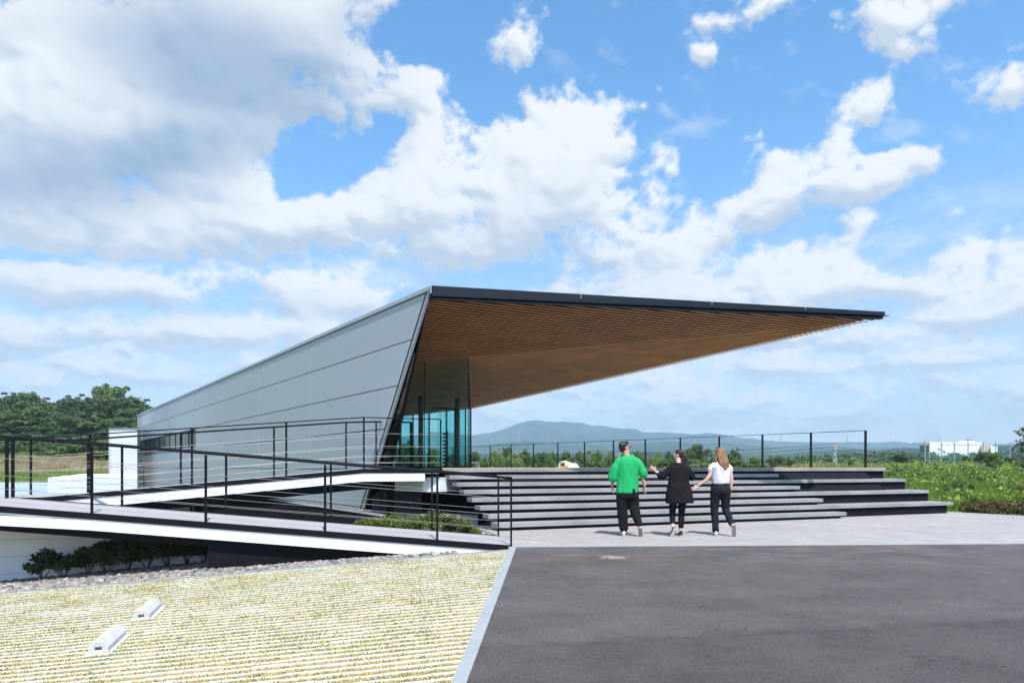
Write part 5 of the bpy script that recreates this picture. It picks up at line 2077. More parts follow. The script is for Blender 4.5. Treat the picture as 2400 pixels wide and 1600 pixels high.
class Body:
    """union of tapered limbs and ellipsoids, fused by a voxel remesh into one continuous surface"""
    def __init__(s):
        s.mb = MB()

    def limb(s, pts, rad, n=12, flat=None):
        pts = [Vector(p) for p in pts]
        # resample smoothly
        P_, R_ = [], []
        for i in range(len(pts) - 1):
            for k in range(4):
                f = k / 4
                p0 = pts[max(0, i - 1)]; p1 = pts[i]; p2 = pts[i + 1]; p3 = pts[min(len(pts) - 1, i + 2)]
                c = .5 * ((2 * p1) + (p2 - p0) * f + (2 * p0 - 5 * p1 + 4 * p2 - p3) * f * f + (-p0 + 3 * p1 - 3 * p2 + p3) * f ** 3)
                P_.append(c)
                R_.append(rad[i] + (rad[i + 1] - rad[i]) * f)
        P_.append(pts[-1]); R_.append(rad[-1])
        # rounded ends
        d0 = (P_[0] - P_[1]).normalized(); d1 = (P_[-1] - P_[-2]).normalized()
        P_ = [P_[0] + d0 * R_[0] * .9, P_[0] + d0 * R_[0] * .6] + P_ + [P_[-1] + d1 * R_[-1] * .6, P_[-1] + d1 * R_[-1] * .9]
        R_ = [R_[0] * .4, R_[0] * .8] + R_ + [R_[-1] * .8, R_[-1] * .4]
        if flat is None:
            s.mb.tube(P_, R_, n)
        else:
            o = len(s.mb.v)
            s.mb.tube(P_, R_, n)
            ax, k = Vector(flat[0]).normalized(), flat[1]
            cnt = len(P_)
            for i in range(cnt):
                for j in range(n):
                    v = Vector(s.mb.v[o + i * n + j]) - P_[i]
                    v -= ax * v.dot(ax) * (1 - k)
                    s.mb.v[o + i * n + j] = tuple(P_[i] + v)
        return s

    def ball(s, c, rx, ry, rz, n=14, rot=None):
        o = len(s.mb.v)
        c = Vector(c)
        rows_ = 9
        for i in range(rows_ + 1):
            ph = math.pi * i / rows_
            for j in range(n):
                th = 2 * math.pi * j / n
                v = Vector((rx * math.sin(ph) * math.cos(th), ry * math.sin(ph) * math.sin(th), rz * math.cos(ph)))
                if rot is not None:
                    v = rot @ v
                s.mb.v.append(tuple(c + v))
        for i in range(rows_):
            for j in range(n):
                k = (j + 1) % n
                s.mb.f.append([o + i * n + j, o + (i + 1) * n + j, o + (i + 1) * n + k, o + i * n + k])
        return s

    def rings(s, lst, n=20):
        """lofted trunk: (x, y, z, rx, ry)"""
        o = len(s.mb.v)
        for x, y, z, rx, ry in lst:
            for j in range(n):
                th = 2 * math.pi * j / n
                c_, s_ = math.cos(th), math.sin(th)
                s.mb.v.append((x + rx * math.copysign(abs(c_) ** .85, c_), y + ry * math.copysign(abs(s_) ** .85, s_), z))
        m_ = len(lst)
        for i in range(m_ - 1):
            for j in range(n):
                k = (j + 1) % n
                s.mb.f.append([o + i * n + j, o + i * n + k, o + (i + 1) * n + k, o + (i + 1) * n + j])
        s.mb.f.append([o + j for j in range(n)][::-1])
        s.mb.f.append([o + (m_ - 1) * n + j for j in range(n)])
        return s

    def finish(s, name, mat, root, voxel=.008, wrinkle=0.0, wscale=(14, 14, 9), smooth=2, seed=0):
        ob = s.mb.build(name, mat)
        md = ob.modifiers.new('fuse', 'REMESH')
        md.mode = 'VOXEL'
        md.voxel_size = voxel
        md.use_smooth_shade = True
        sm = ob.modifiers.new('smooth', 'SMOOTH')
        sm.iterations = smooth
        sm.factor = .5
        dg = bpy.context.evaluated_depsgraph_get()
        me = bpy.data.meshes.new_from_object(ob.evaluated_get(dg))
        me.name = name
        bpy.data.objects.remove(ob)
        if wrinkle:
            nv = len(me.vertices)
            co_ = np.empty(nv * 3, dtype=np.float32)
            no_ = np.empty(nv * 3, dtype=np.float32)
            me.vertices.foreach_get('co', co_)
            me.vertices.foreach_get('normal', no_)
            co_ = co_.reshape(-1, 3)
            no_ = no_.reshape(-1, 3)
            a = co_[:, 0] + co_[:, 1] * .7
            f1 = fbm(a * wscale[0] + seed, co_[:, 2] * wscale[2], 500 + seed, 4, .5, True) - .2
            f2 = fbm(co_[:, 1] * wscale[1] - co_[:, 0] * 5, co_[:, 2] * wscale[2] * .6 + a * 6, 520 + seed, 3)
            co_ += no_ * ((f1 * .7 + f2 * .6) * wrinkle)[:, None]
            me.vertices.foreach_set('co', co_.ravel())
            me.update()
        me.polygons.foreach_set('use_smooth', [True] * len(me.polygons))
        if not me.materials:
            me.materials.append(MAT[mat])
        ob = bpy.data.objects.new(name, me)
        COL.objects.link(ob)
        ob.parent = root
        return ob


def hand(b, wrist, d, side, curl=.35, spread=.12, size=1.0):
    """palm with four fingers and a thumb; d = direction the hand points, side = direction of the thumb"""
    w_, d = Vector(wrist), Vector(d).normalized()
    sd_ = Vector(side)
    sd_ = (sd_ - d * sd_.dot(d)).normalized()
    nrm = d.cross(sd_).normalized()
    k = size
    b.limb([w_, w_ + d * .04 * k, w_ + d * .085 * k], [.024 * k, .034 * k, .036 * k], flat=(nrm, .48))
    for i, (ln, off) in enumerate(((.070, .027), (.080, .009), (.074, -.010), (.058, -.028))):
        base = w_ + d * .08 * k + sd_ * off * k
        dd = (d + sd_ * (off * spread * 40)).normalized()
        p1 = base + dd * ln * .40 * k
        d2_ = (dd + nrm * curl).normalized()
        p2 = p1 + d2_ * ln * .34 * k
        d3_ = (dd + nrm * curl * 2.4).normalized()
        p3 = p2 + d3_ * ln * .28 * k
        b.limb([base - dd * .02, base, p1, p2, p3], [.0100 * k, .0100 * k, .0092 * k, .0085 * k, .0072 * k], 8)
    tb_ = w_ + d * .028 * k + sd_ * .022 * k
    t1_ = tb_ + (d * .55 + sd_ * .8).normalized() * .035 * k
    t2_ = t1_ + (d * .95 + sd_ * .35 + nrm * .2).normalized() * .032 * k
    b.limb([tb_, t1_, t2_], [.014 * k, .0115 * k, .0085 * k], 8)


def head(b, c, yaw, tilt=0.0, k=1.0):
    """head centred at c, facing +Y turned by yaw (positive = towards +X)"""
    rot = Matrix.Rotation(-yaw, 3, 'Z') @ Matrix.Rotation(tilt, 3, 'X')
    c = Vector(c)

    def at(x, y, z):
        return c + rot @ (Vector((x, y, z)) * k)
    b.ball(at(0, -.012, .022), .074 * k, .092 * k, .092 * k, rot=rot)
    b.ball(at(0, .022, -.030), .060 * k, .068 * k, .080 * k, rot=rot)
    b.ball(at(0, .052, -.082), .030 * k, .030 * k, .026 * k, rot=rot)          # chin
    b.limb([at(0, .086, .018), at(0, .100, -.006), at(0, .108, -.022)], [.008 * k, .011 * k, .014 * k], 8)   # nose
    b.ball(at(0, .086, -.050), .024 * k, .012 * k, .010 * k, rot=rot)          # lips
    for sx_ in (-1, 1):
        b.ball(at(sx_ * .030, .080, .020), .013 * k, .009 * k, .009 * k, rot=rot)      # eyes
        b.ball(at(sx_ * .030, .084, .036), .020 * k, .009 * k, .006 * k, rot=rot)      # brows
        b.ball(at(sx_ * .077, -.004, -.008), .010 * k, .020 * k, .031 * k, rot=rot)    # ears
    return at, rot


def shoe(root, heel, toe, mat, sole='sole', lift=0.0, width=.046, up=(0, 0, 1), name='shoe'):
    """low shoe from heel to toe (points on the sole line)"""
    h_, t_ = Vector(heel), Vector(toe)
    d = (t_ - h_).normalized()
    upv = Vector(up)
    upv = (upv - d * upv.dot(d)).normalized()
    L = (t_ - h_).length
    b = Body()
    b.limb([h_ + d * .03 + upv * .042, h_ + d * L * .35 + upv * .042, h_ + d * L * .7 + upv * .034, t_ - d * .04 + upv * .028], [.036, .037, .040, .030], flat=(upv, .85))
    b.limb([h_ + d * .035 + upv * .05, h_ + d * .04 + upv * .085], [.034, .030])
    o1 = b.finish(name, mat, root, .007, smooth=2)
    b = Body()
    b.limb([h_ + d * .03 + upv * .010, h_ + d * L * .4 + upv * .010, h_ + d * L * .72 + upv * .010, t_ - d * .035 + upv * .010], [.036, .034, .043, .034], 14, flat=(upv, .28))
    o2 = b.finish('sole', sole, root, .006, smooth=1)
    o2.parent = o1
    return o1


def person(label, X, Y):
    r = thing('person', label, 'person', (X, Y, .006))
    return r


# --- man in the green top -------------------------------------------------
man = person('man in a loose green short-sleeved top and black trousers, head turned right', 2.20, 13.0)
b = Body()
at_, rt_ = head(b, (-.055, .02, 1.668), R(62), R(6), 1.06)
b.limb([(-.035, 0, 1.60), (-.015, -.01, 1.52), (0, -.01, 1.46)], [.058, .062, .078])
b.rings([(0, 0, .84, .14, .10), (0, 0, .96, .16, .11), (0, 0, 1.15, .145, .10), (0, 0, 1.32, .17, .105), (0, -.005, 1.43, .15, .09), (0, -.01, 1.49, .08, .07)])
# arms
b.limb([(-.160, -.01, 1.41), (-.265, -.02, 1.18), (-.285, .04, .98), (-.285, .06, .955)], [.052, .042, .030, .026])
hand(b, (-.285, .06, .95), (.08, .05, -1), (.35, 1, 0), .45)
b.limb([(.160, -.01, 1.41), (.255, -.03, 1.18), (.315, -.02, .97), (.318, -.015, .945)], [.052, .044, .031, .027])
hand(b, (.318, -.015, .94), (.02, .05, -1), (-.3, 1, 0), .5)
# legs
b.limb([(-.085, 0, .88), (-.085, .03, .50), (-.065, .01, .14), (-.065, .01, .07)], [.095, .062, .042, .040])
b.limb([(.085, 0, .88), (.13, .03, .52), (.195, -.14, .20), (.20, -.16, .15)], [.095, .062, .042, .040])
b.finish('body', 'skin_a', man, .0075)
b = Body()
b.rings([(-.005, 0, .812, .212, .145), (-.005, 0, .90, .208, .142), (0, 0, 1.08, .200, .138), (0, 0, 1.25, .204, .140), (0, -.005, 1.38, .206, .135), (0, -.008, 1.455, .190, .118), (0, -.01, 1.505, .118, .092), (-.005, -.01, 1.525, .086, .080)])
b.limb([(-.15, -.01, 1.42), (-.225, -.01, 1.30), (-.268, 0, 1.16), (-.275, .0, 1.10)], [.080, .088, .090, .088])
b.limb([(.15, -.01, 1.42), (.225, -.02, 1.33), (.272, -.03, 1.22), (.295, -.03, 1.165)], [.080, .086, .086, .082])
b.finish('shirt', 'shirt_green', man, .009, smooth=9, wrinkle=.034, wscale=(7, 7, 2.2), seed=1)
b = Body()
b.rings([(0, 0, .72, .205, .135), (0, 0, .80, .205, .14), (0, 0, .90, .18, .13)])
b.limb([(-.095, 0, .82), (-.10, .02, .60), (-.09, .02, .34), (-.072, .01, .14)], [.118, .112, .092, .080])
b.limb([(.095, 0, .82), (.115, .03, .60), (.155, -.05, .38), (.195, -.14, .235)], [.118, .112, .086, .064])
b.finish('trousers', 'trouser_black', man, .009, .026, (9, 9, 4), seed=2)
shoe(man, (-.075, -.06, .0), (-.085, .20, .0), 'shoe_pale')
shoe(man, (.205, -.22, .165), (.235, -.12, -.055), 'shoe_pale', 'soledark', up=(0, .8, .5))
b = Body()
b.ball(at_(0, -.022, .048), .083, .098, .078, rot=rt_)
b.ball(at_(0, -.048, .004), .078, .064, .074, rot=rt_)
b.ball(at_(0, -.062, -.035), .060, .034, .045, rot=rt_)
b.ball(at_(0, .052, .088), .062, .042, .030, rot=rt_)
b.finish('hair', 'hair_black', man, .007, .006, (60, 60, 40), seed=3)
mb_ = MB()
for sx_ in (-1, 1):
    mb_.beam(at_(sx_ * .066, .094, .022), at_(sx_ * .080, -.005, .016), .004, .007)
    c0_, c1_ = at_(sx_ * .010, .104, .034), at_(sx_ * .064, .094, .034)
    d0_, d1_ = at_(sx_ * .010, .102, -.002), at_(sx_ * .064, .092, -.002)
    for p, q in ((c0_, c1_), (c1_, d1_), (d1_, d0_), (d0_, c0_)):
        mb_.beam(p, q, .005, .005, up=(.3, .1, 1))
mb_.beam(at_(-.010, .104, .022), at_(.010, .104, .022), .005, .005)
mb_.build('glasses', 'shoe_black', man).location = (0, 0, 0)

# --- woman in the black tunic ---------------------------------------------
wb = person('woman in a long black tunic and black leggings, hair in a bun, arms spread', 3.15, 12.92)
b = Body()
at_, rt_ = head(b, (.015, .03, 1.535), R(-58), R(8), .95)
b.limb([(.0, .01, 1.46), (0, -.005, 1.40), (0, -.01, 1.34)], [.044, .047, .065])
b.rings([(0, 0, .76, .15, .11), (0, 0, .88, .165, .12), (0, 0, 1.05, .13, .095), (0, 0, 1.20, .155, .105), (0, -.005, 1.30, .15, .092), (0, -.01, 1.37, .065, .06)])
b.limb([(-.14, 0, 1.29), (-.30, .02, 1.13), (-.385, .12, 1.21), (-.40, .13, 1.22)], [.045, .037, .026, .023])
hand(b, (-.40, .13, 1.225), (-.55, .3, .45), (.1, -.2, 1), .15, .2, .95)
b.limb([(.14, 0, 1.29), (.265, .0, 1.11), (.265, .20, 1.165), (.265, .22, 1.17)], [.045, .037, .026, .023])
hand(b, (.265, .22, 1.175), (.1, .6, .5), (-.2, -.2, 1), .2, .2, .95)
b.limb([(-.075, 0, .80), (-.10, .05, .48), (-.125, -.08, .17), (-.12, -.10, .13)], [.090, .055, .036, .034])
b.limb([(.075, 0, .80), (.065, .03, .46), (.045, .01, .12), (.045, .01, .06)], [.090, .055, .036, .034])
b.finish('body', 'skin_b', wb, .0075)
b = Body()
b.rings([(.02, 0, .625, .262, .175), (.02, 0, .70, .255, .172), (.01, 0, .85, .232, .165), (0, 0, 1.02, .196, .140), (0, 0, 1.18, .190, .132), (0, -.005, 1.29, .188, .120), (0, -.008, 1.35, .130, .090), (0, -.01, 1.395, .072, .066)])
b.limb([(-.12, 0, 1.300), (-.225, .01, 1.20), (-.305, .03, 1.12), (-.365, .10, 1.175)], [.070, .070, .064, .046])
b.limb([(.12, 0, 1.300), (.215, .0, 1.20), (.272, .02, 1.10), (.272, .15, 1.14)], [.070, .070, .062, .046])
b.finish('tunic', 'tunic_black', wb, .009, smooth=8, wrinkle=.034, wscale=(8, 8, 3.5), seed=4)
b = Body()
b.rings([(0, 0, .62, .13, .105), (0, 0, .80, .15, .12)])
b.limb([(-.08, 0, .76), (-.10, .05, .50), (-.12, -.04, .25)], [.094, .066, .050])
b.limb([(.08, 0, .76), (.068, .03, .48), (.050, .015, .18)], [.094, .066, .052])
b.finish('leggings', 'trouser_black', wb, .008, .006, (14, 14, 9), seed=5)
shoe(wb, (-.105, -.20, .16), (-.165, -.10, -.05), 'shoe_black', 'sole', up=(0, .8, .5))
shoe(wb, (.045, -.05, .0), (.055, .19, .0), 'shoe_black', 'sole')
b = Body()
b.ball(at_(0, -.020, .034), .079, .094, .080, rot=rt_)
b.ball(at_(0, -.050, .0), .068, .055, .062, rot=rt_)
b.ball(at_(.005, -.125, -.012), .046, .044, .042, rot=rt_)
b.finish('hair', 'hair_dark', wb, .007, .006, (60, 60, 40), seed=6)

# --- fair-haired woman -----------------------------------------------------
wf_ = person('woman with long fair hair in a white tee and black jeans, left arm held out', 3.985, 13.05)
b = Body()
at_, rt_ = head(b, (-.01, .02, 1.565), R(-40), R(4), .96)
b.limb([(0, 0, 1.49), (0, -.01, 1.43), (0, -.01, 1.37)], [.043, .046, .062])
b.rings([(0, 0, .80, .15, .11), (0, 0, .92, .165, .12), (0, 0, 1.06, .125, .092), (0, 0, 1.20, .15, .10), (0, -.005, 1.33, .15, .09), (0, -.01, 1.40, .065, .06)])
b.limb([(-.150, 0, 1.325), (-.235, -.01, 1.10), (-.400, .03, .965), (-.418, .035, .952)], [.046, .038, .026, .023])
hand(b, (-.418, .035, .95), (-.75, .1, -.55), (-.35, .7, .6), .12, .22, .95)
b.limb([(.150, 0, 1.325), (.205, -.01, 1.10), (.195, .02, .88), (.193, .025, .865)], [.046, .037, .027, .023])
hand(b, (.193, .025, .86), (-.02, .08, -1), (-.2, 1, 0), .45, .1, .95)
b.limb([(-.08, 0, .84), (-.10, .04, .48), (-.085, .01, .13), (-.085, .01, .06)], [.095, .058, .038, .036])
b.limb([(.08, 0, .84), (.115, .04, .50), (.165, -.17, .24), (.17, -.19, .20)], [.095, .058, .038, .036])
b.finish('body', 'skin_b', wf_, .0075)
b = Body()
b.rings([(0, 0, .985, .168, .128), (0, 0, 1.06, .172, .130), (0, 0, 1.18, .176, .128), (0, -.003, 1.30, .184, .120), (0, -.006, 1.37, .150, .100), (0, -.01, 1.425, .078, .070)])
b.limb([(-.12, 0, 1.335), (-.185, -.005, 1.285), (-.205, -.006, 1.245)], [.058, .054, .050])
b.limb([(.12, 0, 1.335), (.180, -.005, 1.285), (.195, -.006, 1.245)], [.058, .054, .050])
b.finish('tee', 'tee_white', wf_, .008, smooth=7, wrinkle=.024, wscale=(8, 8, 4), seed=7)
b = Body()
b.rings([(0, 0, .80, .182, .135), (0, -.01, .88, .186, .142), (0, 0, .97, .165, .125), (0, 0, 1.02, .158, .118)])
b.limb([(-.088, -.01, .86), (-.10, .03, .60), (-.10, .04, .45), (-.09, .01, .10)], [.108, .084, .072, .062])
b.limb([(.088, -.01, .86), (.105, .03, .60), (.12, .03, .47), (.165, -.16, .235)], [.108, .084, .072, .056])
b.finish('jeans', 'jeans', wf_, .008, .018, (10, 10, 10), seed=8)
shoe(wf_, (-.085, -.05, .0), (-.125, .18, .0), 'shoe_pale')
shoe(wf_, (.175, -.27, .225), (.20, -.21, -.02), 'shoe_pale', 'soledark', up=(0, .9, .3))
b = Body()
b.ball(at_(0, -.018, .036), .080, .096, .080, rot=rt_)
b.limb([(0, -.045, 1.58), (.01, -.065, 1.47), (.02, -.085, 1.37), (.035, -.095, 1.29)], [.082, .090, .092, .070], flat=((0, 1, 0), .55))
b.limb([(-.055, .0, 1.56), (-.085, -.02, 1.46), (-.09, -.04, 1.39)], [.035, .034, .022])
b.limb([(.055, -.02, 1.56), (.095, -.04, 1.45), (.11, -.07, 1.33), (.10, -.09, 1.28)], [.035, .042, .036, .016])
b.finish('hair', 'hair_fair', wf_, .007, .010, (70, 40, 6), seed=9)
mb_ = MB()
mb_.tube([at_(-.070, .02, .095), at_(-.035, .05, .118), at_(.0, .055, .124), at_(.035, .05, .118), at_(.070, .02, .095)], .006, 6)
mb_.build('sunglasses', 'shoe_black', wf_).location = (0, 0, 0)
for o in list(bpy.data.objects):
    if o.parent is not None and o.parent.name.startswith('person') and o.name.split('.')[0] in ('glasses', 'sunglasses'):
        o.location = (0, 0, 0)


# ================================================================ far structures
# sand mound with a wheel loader on it
r_ = np.random.RandomState(3)
Ym = 88.0
nx, ny = 60, 24
uu, vv = np.meshgrid(np.linspace(-1, 1, nx), np.linspace(-1, 1, ny))
prof_x = np.interp(uu, [-1, -.62, -.35, 0, .3, .55, .8, 1], [0, .62, .98, 1.0, .86, .84, .45, 0])
hz_ = prof_x * np.sqrt(np.clip(1 - vv ** 2, 0, 1)) * (1 + .12 * fbm(uu * 3, vv * 3, 90, 4))
cxm = (1329 - 1200) * Ym / F
base_z = E - 1.2
co = np.stack([cxm + uu * 2.2, Ym + vv * 1.8, base_z + hz_ * (14 * Ym / F + 1.2)], -1).reshape(-1, 3)
idx = np.arange(nx * ny).reshape(ny, nx)
q = np.stack([idx[:-1, :-1], idx[:-1, 1:], idx[1:, 1:], idx[1:, :-1]], -1).reshape(-1, 4)
o = bpy.data.objects.new('sand_mound', np_mesh('sand_mound', co, q, 'sand', True))
COL.objects.link(o)
tag(o, 'pale sand mound beyond the terrace rail, behind the yellow loader', 'mound')
ld = thing('wheel_loader', 'small yellow wheel loader parked in front of the pale sand mound', 'loader', (cxm, Ym - 3, 0))
lz = E - .55
lx, ly = (1322 - 1200) * (Ym - 3) / F, Ym - 3
part(ld, MB().prism([(lx - .50, ly - .3, lz + .62), (lx + .05, ly - .3, lz + .62), (lx + .05, ly + .3, lz + .62), (lx - .50, ly + .3, lz + .62)], (0, 0, -.34)), 'engine_cover', 'yellow')
part(ld, MB().prism([(lx + .05, ly - .3, lz + .80), (lx + .50, ly - .3, lz + .68), (lx + .50, ly + .3, lz + .68), (lx + .05, ly + .3, lz + .80)], (0, 0, -.36)), 'body', 'yellow')
for dx in (-.42, .06):
    for dy in (-.28, .28):
        part(ld, MB().beam((lx + dx, ly + dy, lz + .6), (lx + dx, ly + dy, lz + 1.14), .05, .05, up=(1, 0, 0)), 'cab_post', 'yellow')
part(ld, MB().box((lx - .18, ly, lz + 1.16), .58, .64, .06), 'cab_roof', 'yellow')
part(ld, MB().box((lx - .18, ly, lz + .86), .42, .4, .4), 'cab_interior', 'darkglass')
for dx in (-.34, .34):
    part(ld, MB().tube([(lx + dx, ly - .36, lz + .22), (lx + dx, ly - .2, lz + .22)], .24, 14), 'wheel', 'black')
part(ld, MB().prism([(lx + .5, ly - .4, lz + .5), (lx + .78, ly - .4, lz + .2), (lx + .78, ly + .4, lz + .2), (lx + .5, ly + .4, lz + .5)], (0, 0, -.16)), 'bucket', 'yellow')

# small white frame standing beyond the rail by the glass corner
fr = thing('frame', 'thin white steel frame beyond the rail beside the glass corner', 'frame', (-3, 45, 0))
part(fr, MB().beam(P(1104, 1083, 45), P(1124, 1084, 45), .05, .06), 'crossbar', 'trimlight')
part(fr, MB().beam(P(1123, 1083, 45), P(1123, 1098, 45), .05, .05, up=(1, 0, 0)), 'post', 'trimlight')
part(fr, MB().beam(P(1114, 1084, 45), P(1121, 1095, 45), .04, .04), 'brace', 'trimlight')


# netted enclosure
net = thing('net_enclosure', 'tall green net enclosure on thin posts in front of the white factory', 'enclosure', (75, 120, 0))
m, t, b = mat_new('green_netting')
out = [x for x in t.n if x.type == 'OUTPUT_MATERIAL'][0]
tr = t.node('ShaderNodeBsdfTransparent')
mx = t.node('ShaderNodeMixShader')
mx.inputs[0].default_value = .24
b.inputs['Base Color'].default_value = (.05, .22, .17, 1)
t.l.new(tr.outputs[0], mx.inputs[1])
t.l.new(b.outputs[0], mx.inputs[2])
t.l.new(mx.outputs[0], out.inputs[0])
MAT['net'] = m
YN_ = 120.0
npx = [(2168, 1033, 112), (2178, 1036, 120), (2207, 1037, 122), (2237, 1036, 124), (2269, 1028, 126), (2305, 1036, 128), (2334, 1035, 130), (2367, 1035, 132)]
for i, (px, ty, Y) in enumerate(npx):
    a, b_ = P(px, ty, Y), P(px, 1092, Y)
    part(net, MB().beam(a, b_, .13, .13, up=(1, 0, 0)), 'post', 'pole')
for (p, q_) in zip(npx[:-1], npx[1:]):
    part(net, MB().poly([P(p[0], 1092, p[2]), P(q_[0], 1092, q_[2]), P(q_[0], 1039 if p[0] < 2170 else 1060, q_[2]), P(p[0], 1039 if p[0] < 2170 else 1060, p[2])]), 'net_panel', 'net')
    part(net, MB().beam(P(p[0], 1038, p[2]), P(q_[0], 1038, q_[2]), .03, .03), 'top_wire', 'pole')
part(net, MB().poly([P(2155, 1092, 150), P(2168, 1092, 112), P(2168, 1040, 112), P(2155, 1046, 150)]), 'net_panel', 'net')
part(net, MB().beam(P(2269, 1030, 126), P(2269, 1030, 126) + Vector((1.0, 0, 0)), .1, .06), 'lamp_bar', 'pole')
for k in range(4):
    part(net, MB().box(tuple(P(2264 + k * 3.4, 1029 + (k % 2) * 2.5, 126)), .16, .16, .16), 'floodlight', 'pole')
part(net, MB().beam(P(2264, 1029, 126), P(2275, 1029, 126), .05, .05), 'lamp_bar', 'pole')

# white factory
fa = thing('factory', 'long white factory on the horizon above the netted enclosure', 'building', (260, 400, 0))
Yf = 400.0
part(fa, MB().prism([P(2177, 1035, Yf), P(2300, 1036, Yf + 8), P(2300, 1036, Yf + 60), P(2177, 1035, Yf + 50)], (0, 0, -11)), 'main_block', 'white')
part(fa, MB().prism([P(2153, 1037, Yf), P(2177, 1037, Yf), P(2177, 1037, Yf + 50), P(2153, 1037, Yf + 50)], (0, 0, -1.4)), 'canopy', 'column')
part(fa, MB().prism([P(2156, 1043, Yf + 2), P(2176.5, 1043, Yf + 2), P(2176.5, 1043, Yf + 50), P(2156, 1043, Yf + 50)], (0, 0, -11)), 'side_block', 'darkglass')
part(fa, MB().prism([P(2248, 1032.5, Yf + 20), P(2284, 1033, Yf + 20), P(2284, 1033, Yf + 40), P(2248, 1032.5, Yf + 40)], (0, 0, -2)), 'roof_plant', 'white')
part(fa, MB().prism([P(2300.5, 1042, Yf), P(2326, 1042, Yf), P(2326, 1042, Yf + 30), P(2300.5, 1042, Yf + 30)], (0, 0, -8)), 'wing', 'sand')
part(fa, MB().prism([P(2322, 1045.5, Yf - 4), P(2338, 1045.5, Yf - 4), P(2338, 1045.5, Yf + 20), P(2322, 1045.5, Yf + 20)], (0, 0, -8)), 'wing', 'white')
wxs = list(range(2203, 2210, 3)) + list(range(2217, 2225, 3)) + list(range(2231, 2298, 3))
for px in wxs:
    part(fa, MB().prism([P(px, 1041, Yf - .3), P(px + 1.9, 1041, Yf - .2), P(px + 1.9, 1041, Yf + .4), P(px, 1041, Yf + .4)], (0, 0, -.42)), 'window', 'darkglass')


# poles and pylons
def pole(label, px, ty, by, Y, r=.14, arms=((.12, 1.4),), insul=(), ):
    rt_ = thing('utility_pole', label, 'pole', tuple(P(px, by, Y)))
    part(rt_, MB().tube([P(px, by, Y), P(px, ty, Y)], [r, r * .7], 8), 'mast', 'pole')
    for dz, w_ in arms:
        c_ = P(px, ty, Y) - Vector((0, 0, dz * 10))
        part(rt_, MB().beam(c_ - Vector((w_ / 2, 0, 0)), c_ + Vector((w_ / 2, 0, 0)), .08, .08), 'crossarm', 'pole')
    for dz in insul:
        c_ = P(px, ty, Y) - Vector((0, 0, dz))
        part(rt_, MB().tube([c_ + Vector((-.18, 0, -.2)), c_ + Vector((-.18, 0, .2))], .16, 8), 'transformer', 'trimlight')
    return rt_


pole('grey concrete utility pole in the last bay of the terrace rail', 1958.5, 1037, 1096, 72, .13, arms=((.03, .9),), insul=(.55, 1.2, 1.85))
pole('pale street lamp pole in front of the dark ridge between rail posts', 1772, 1046, 1066, 240, .12, arms=((.0, 1.6),))
wire = thing('power_line', 'thin power lines running past the utility pole across the meadow', 'cable', tuple(P(1958, 1046, 72)))
for (x0, y0, Y0_), (x1, y1, Y1_), sag in (((1958, 1046, 72), (2520, 1083, 60), .5), ((1958, 1046, 72), (1500, 1066, 90), .4), ((1958, 1053, 72), (2520, 1100, 50), .5), ((1958, 1039, 72), (1380, 1056, 95), .5), ((1958, 1060, 72), (2520, 1079, 62), .3)):
    a, b_ = P(x0, y0, Y0_), P(x1, y1, Y1_)
    pts = [a.lerp(b_, k_ / 10) - Vector((0, 0, sag * 4 * (k_ / 10) * (1 - k_ / 10))) for k_ in range(11)]
    part(wire, MB().tube(pts, .018, 4), 'wire', 'black')


def pylon(label, px, ty, by, Y, mat='pylon', w_=None):
    a = P(px, by, Y)
    h = (by - ty) * Y / F
    w_ = w_ or h * .11
    rt_ = thing('pylon', label, 'pylon', tuple(a))
    mb_ = MB()
    th_ = max(.12, h * .020)
    for sx_ in (-1, 1):
        for sy_ in (-1, 1):
            mb_.beam(a + Vector((sx_ * w_, sy_ * w_, -3)), a + Vector((sx_ * w_ * .18, sy_ * w_ * .18, h)), th_, th_, up=(0, 1, 0))
    n_ = 7
    for i in range(n_):
        z0, z1 = h * i / n_, h * (i + 1) / n_
        f0, f1 = 1 - .82 * i / n_, 1 - .82 * (i + 1) / n_
        mb_.beam(a + Vector((-w_ * f0, -w_ * f0, z0)), a + Vector((w_ * f1, -w_ * f1, z1)), th_ * .7, th_ * .7, up=(0, 1, 0))
        mb_.beam(a + Vector((w_ * f0, -w_ * f0, z0)), a + Vector((-w_ * f1, -w_ * f1, z1)), th_ * .7, th_ * .7, up=(0, 1, 0))
    part(rt_, mb_, 'lattice', mat)
    mb_ = MB()
    for f in (.72, .84, .95):
        mb_.beam(a + Vector((-h * .10, 0, h * f)), a + Vector((h * .10, 0, h * f)), th_, th_)
    part(rt_, mb_, 'arms', mat)
    return rt_


for (px, ty, by, lab) in ((1161, 995, 1012, 'pylon on the left shoulder of the blue mountain'), (1319, 974, 990, 'pylon just right of the mountain summit'), (1369, 982, 994, 'second pylon right of the mountain summit'), (1376, 989, 996, 'shortest pylon, close beside another on the ridge'),
                          (1404, 984, 998, 'pylon on the ridge left of the man in green'), (1473, 989, 1005, 'pylon on the ridge right of the man in green'), (1830, 1019, 1035, 'pylon left of the last two rail bays on the far ridge'),
                          (1985, 1018, 1036, 'pylon on the far ridge seen in the last rail bay'), (2087, 1026, 1036, 'pylon on the far ridge right of the terrace rail'), (2202, 1024, 1040, 'pylon rising behind the roof of the white factory')):
    pylon(lab, px, ty, by, 2990)
pylon('red and white lattice tower in front of the mountain', 1284, 1013, 1038, 1500, 'redsteel', 4)
pylon('grey lattice tower on the lower slope of the mountain', 1216, 1010, 1036, 1700, 'pylon', 4)

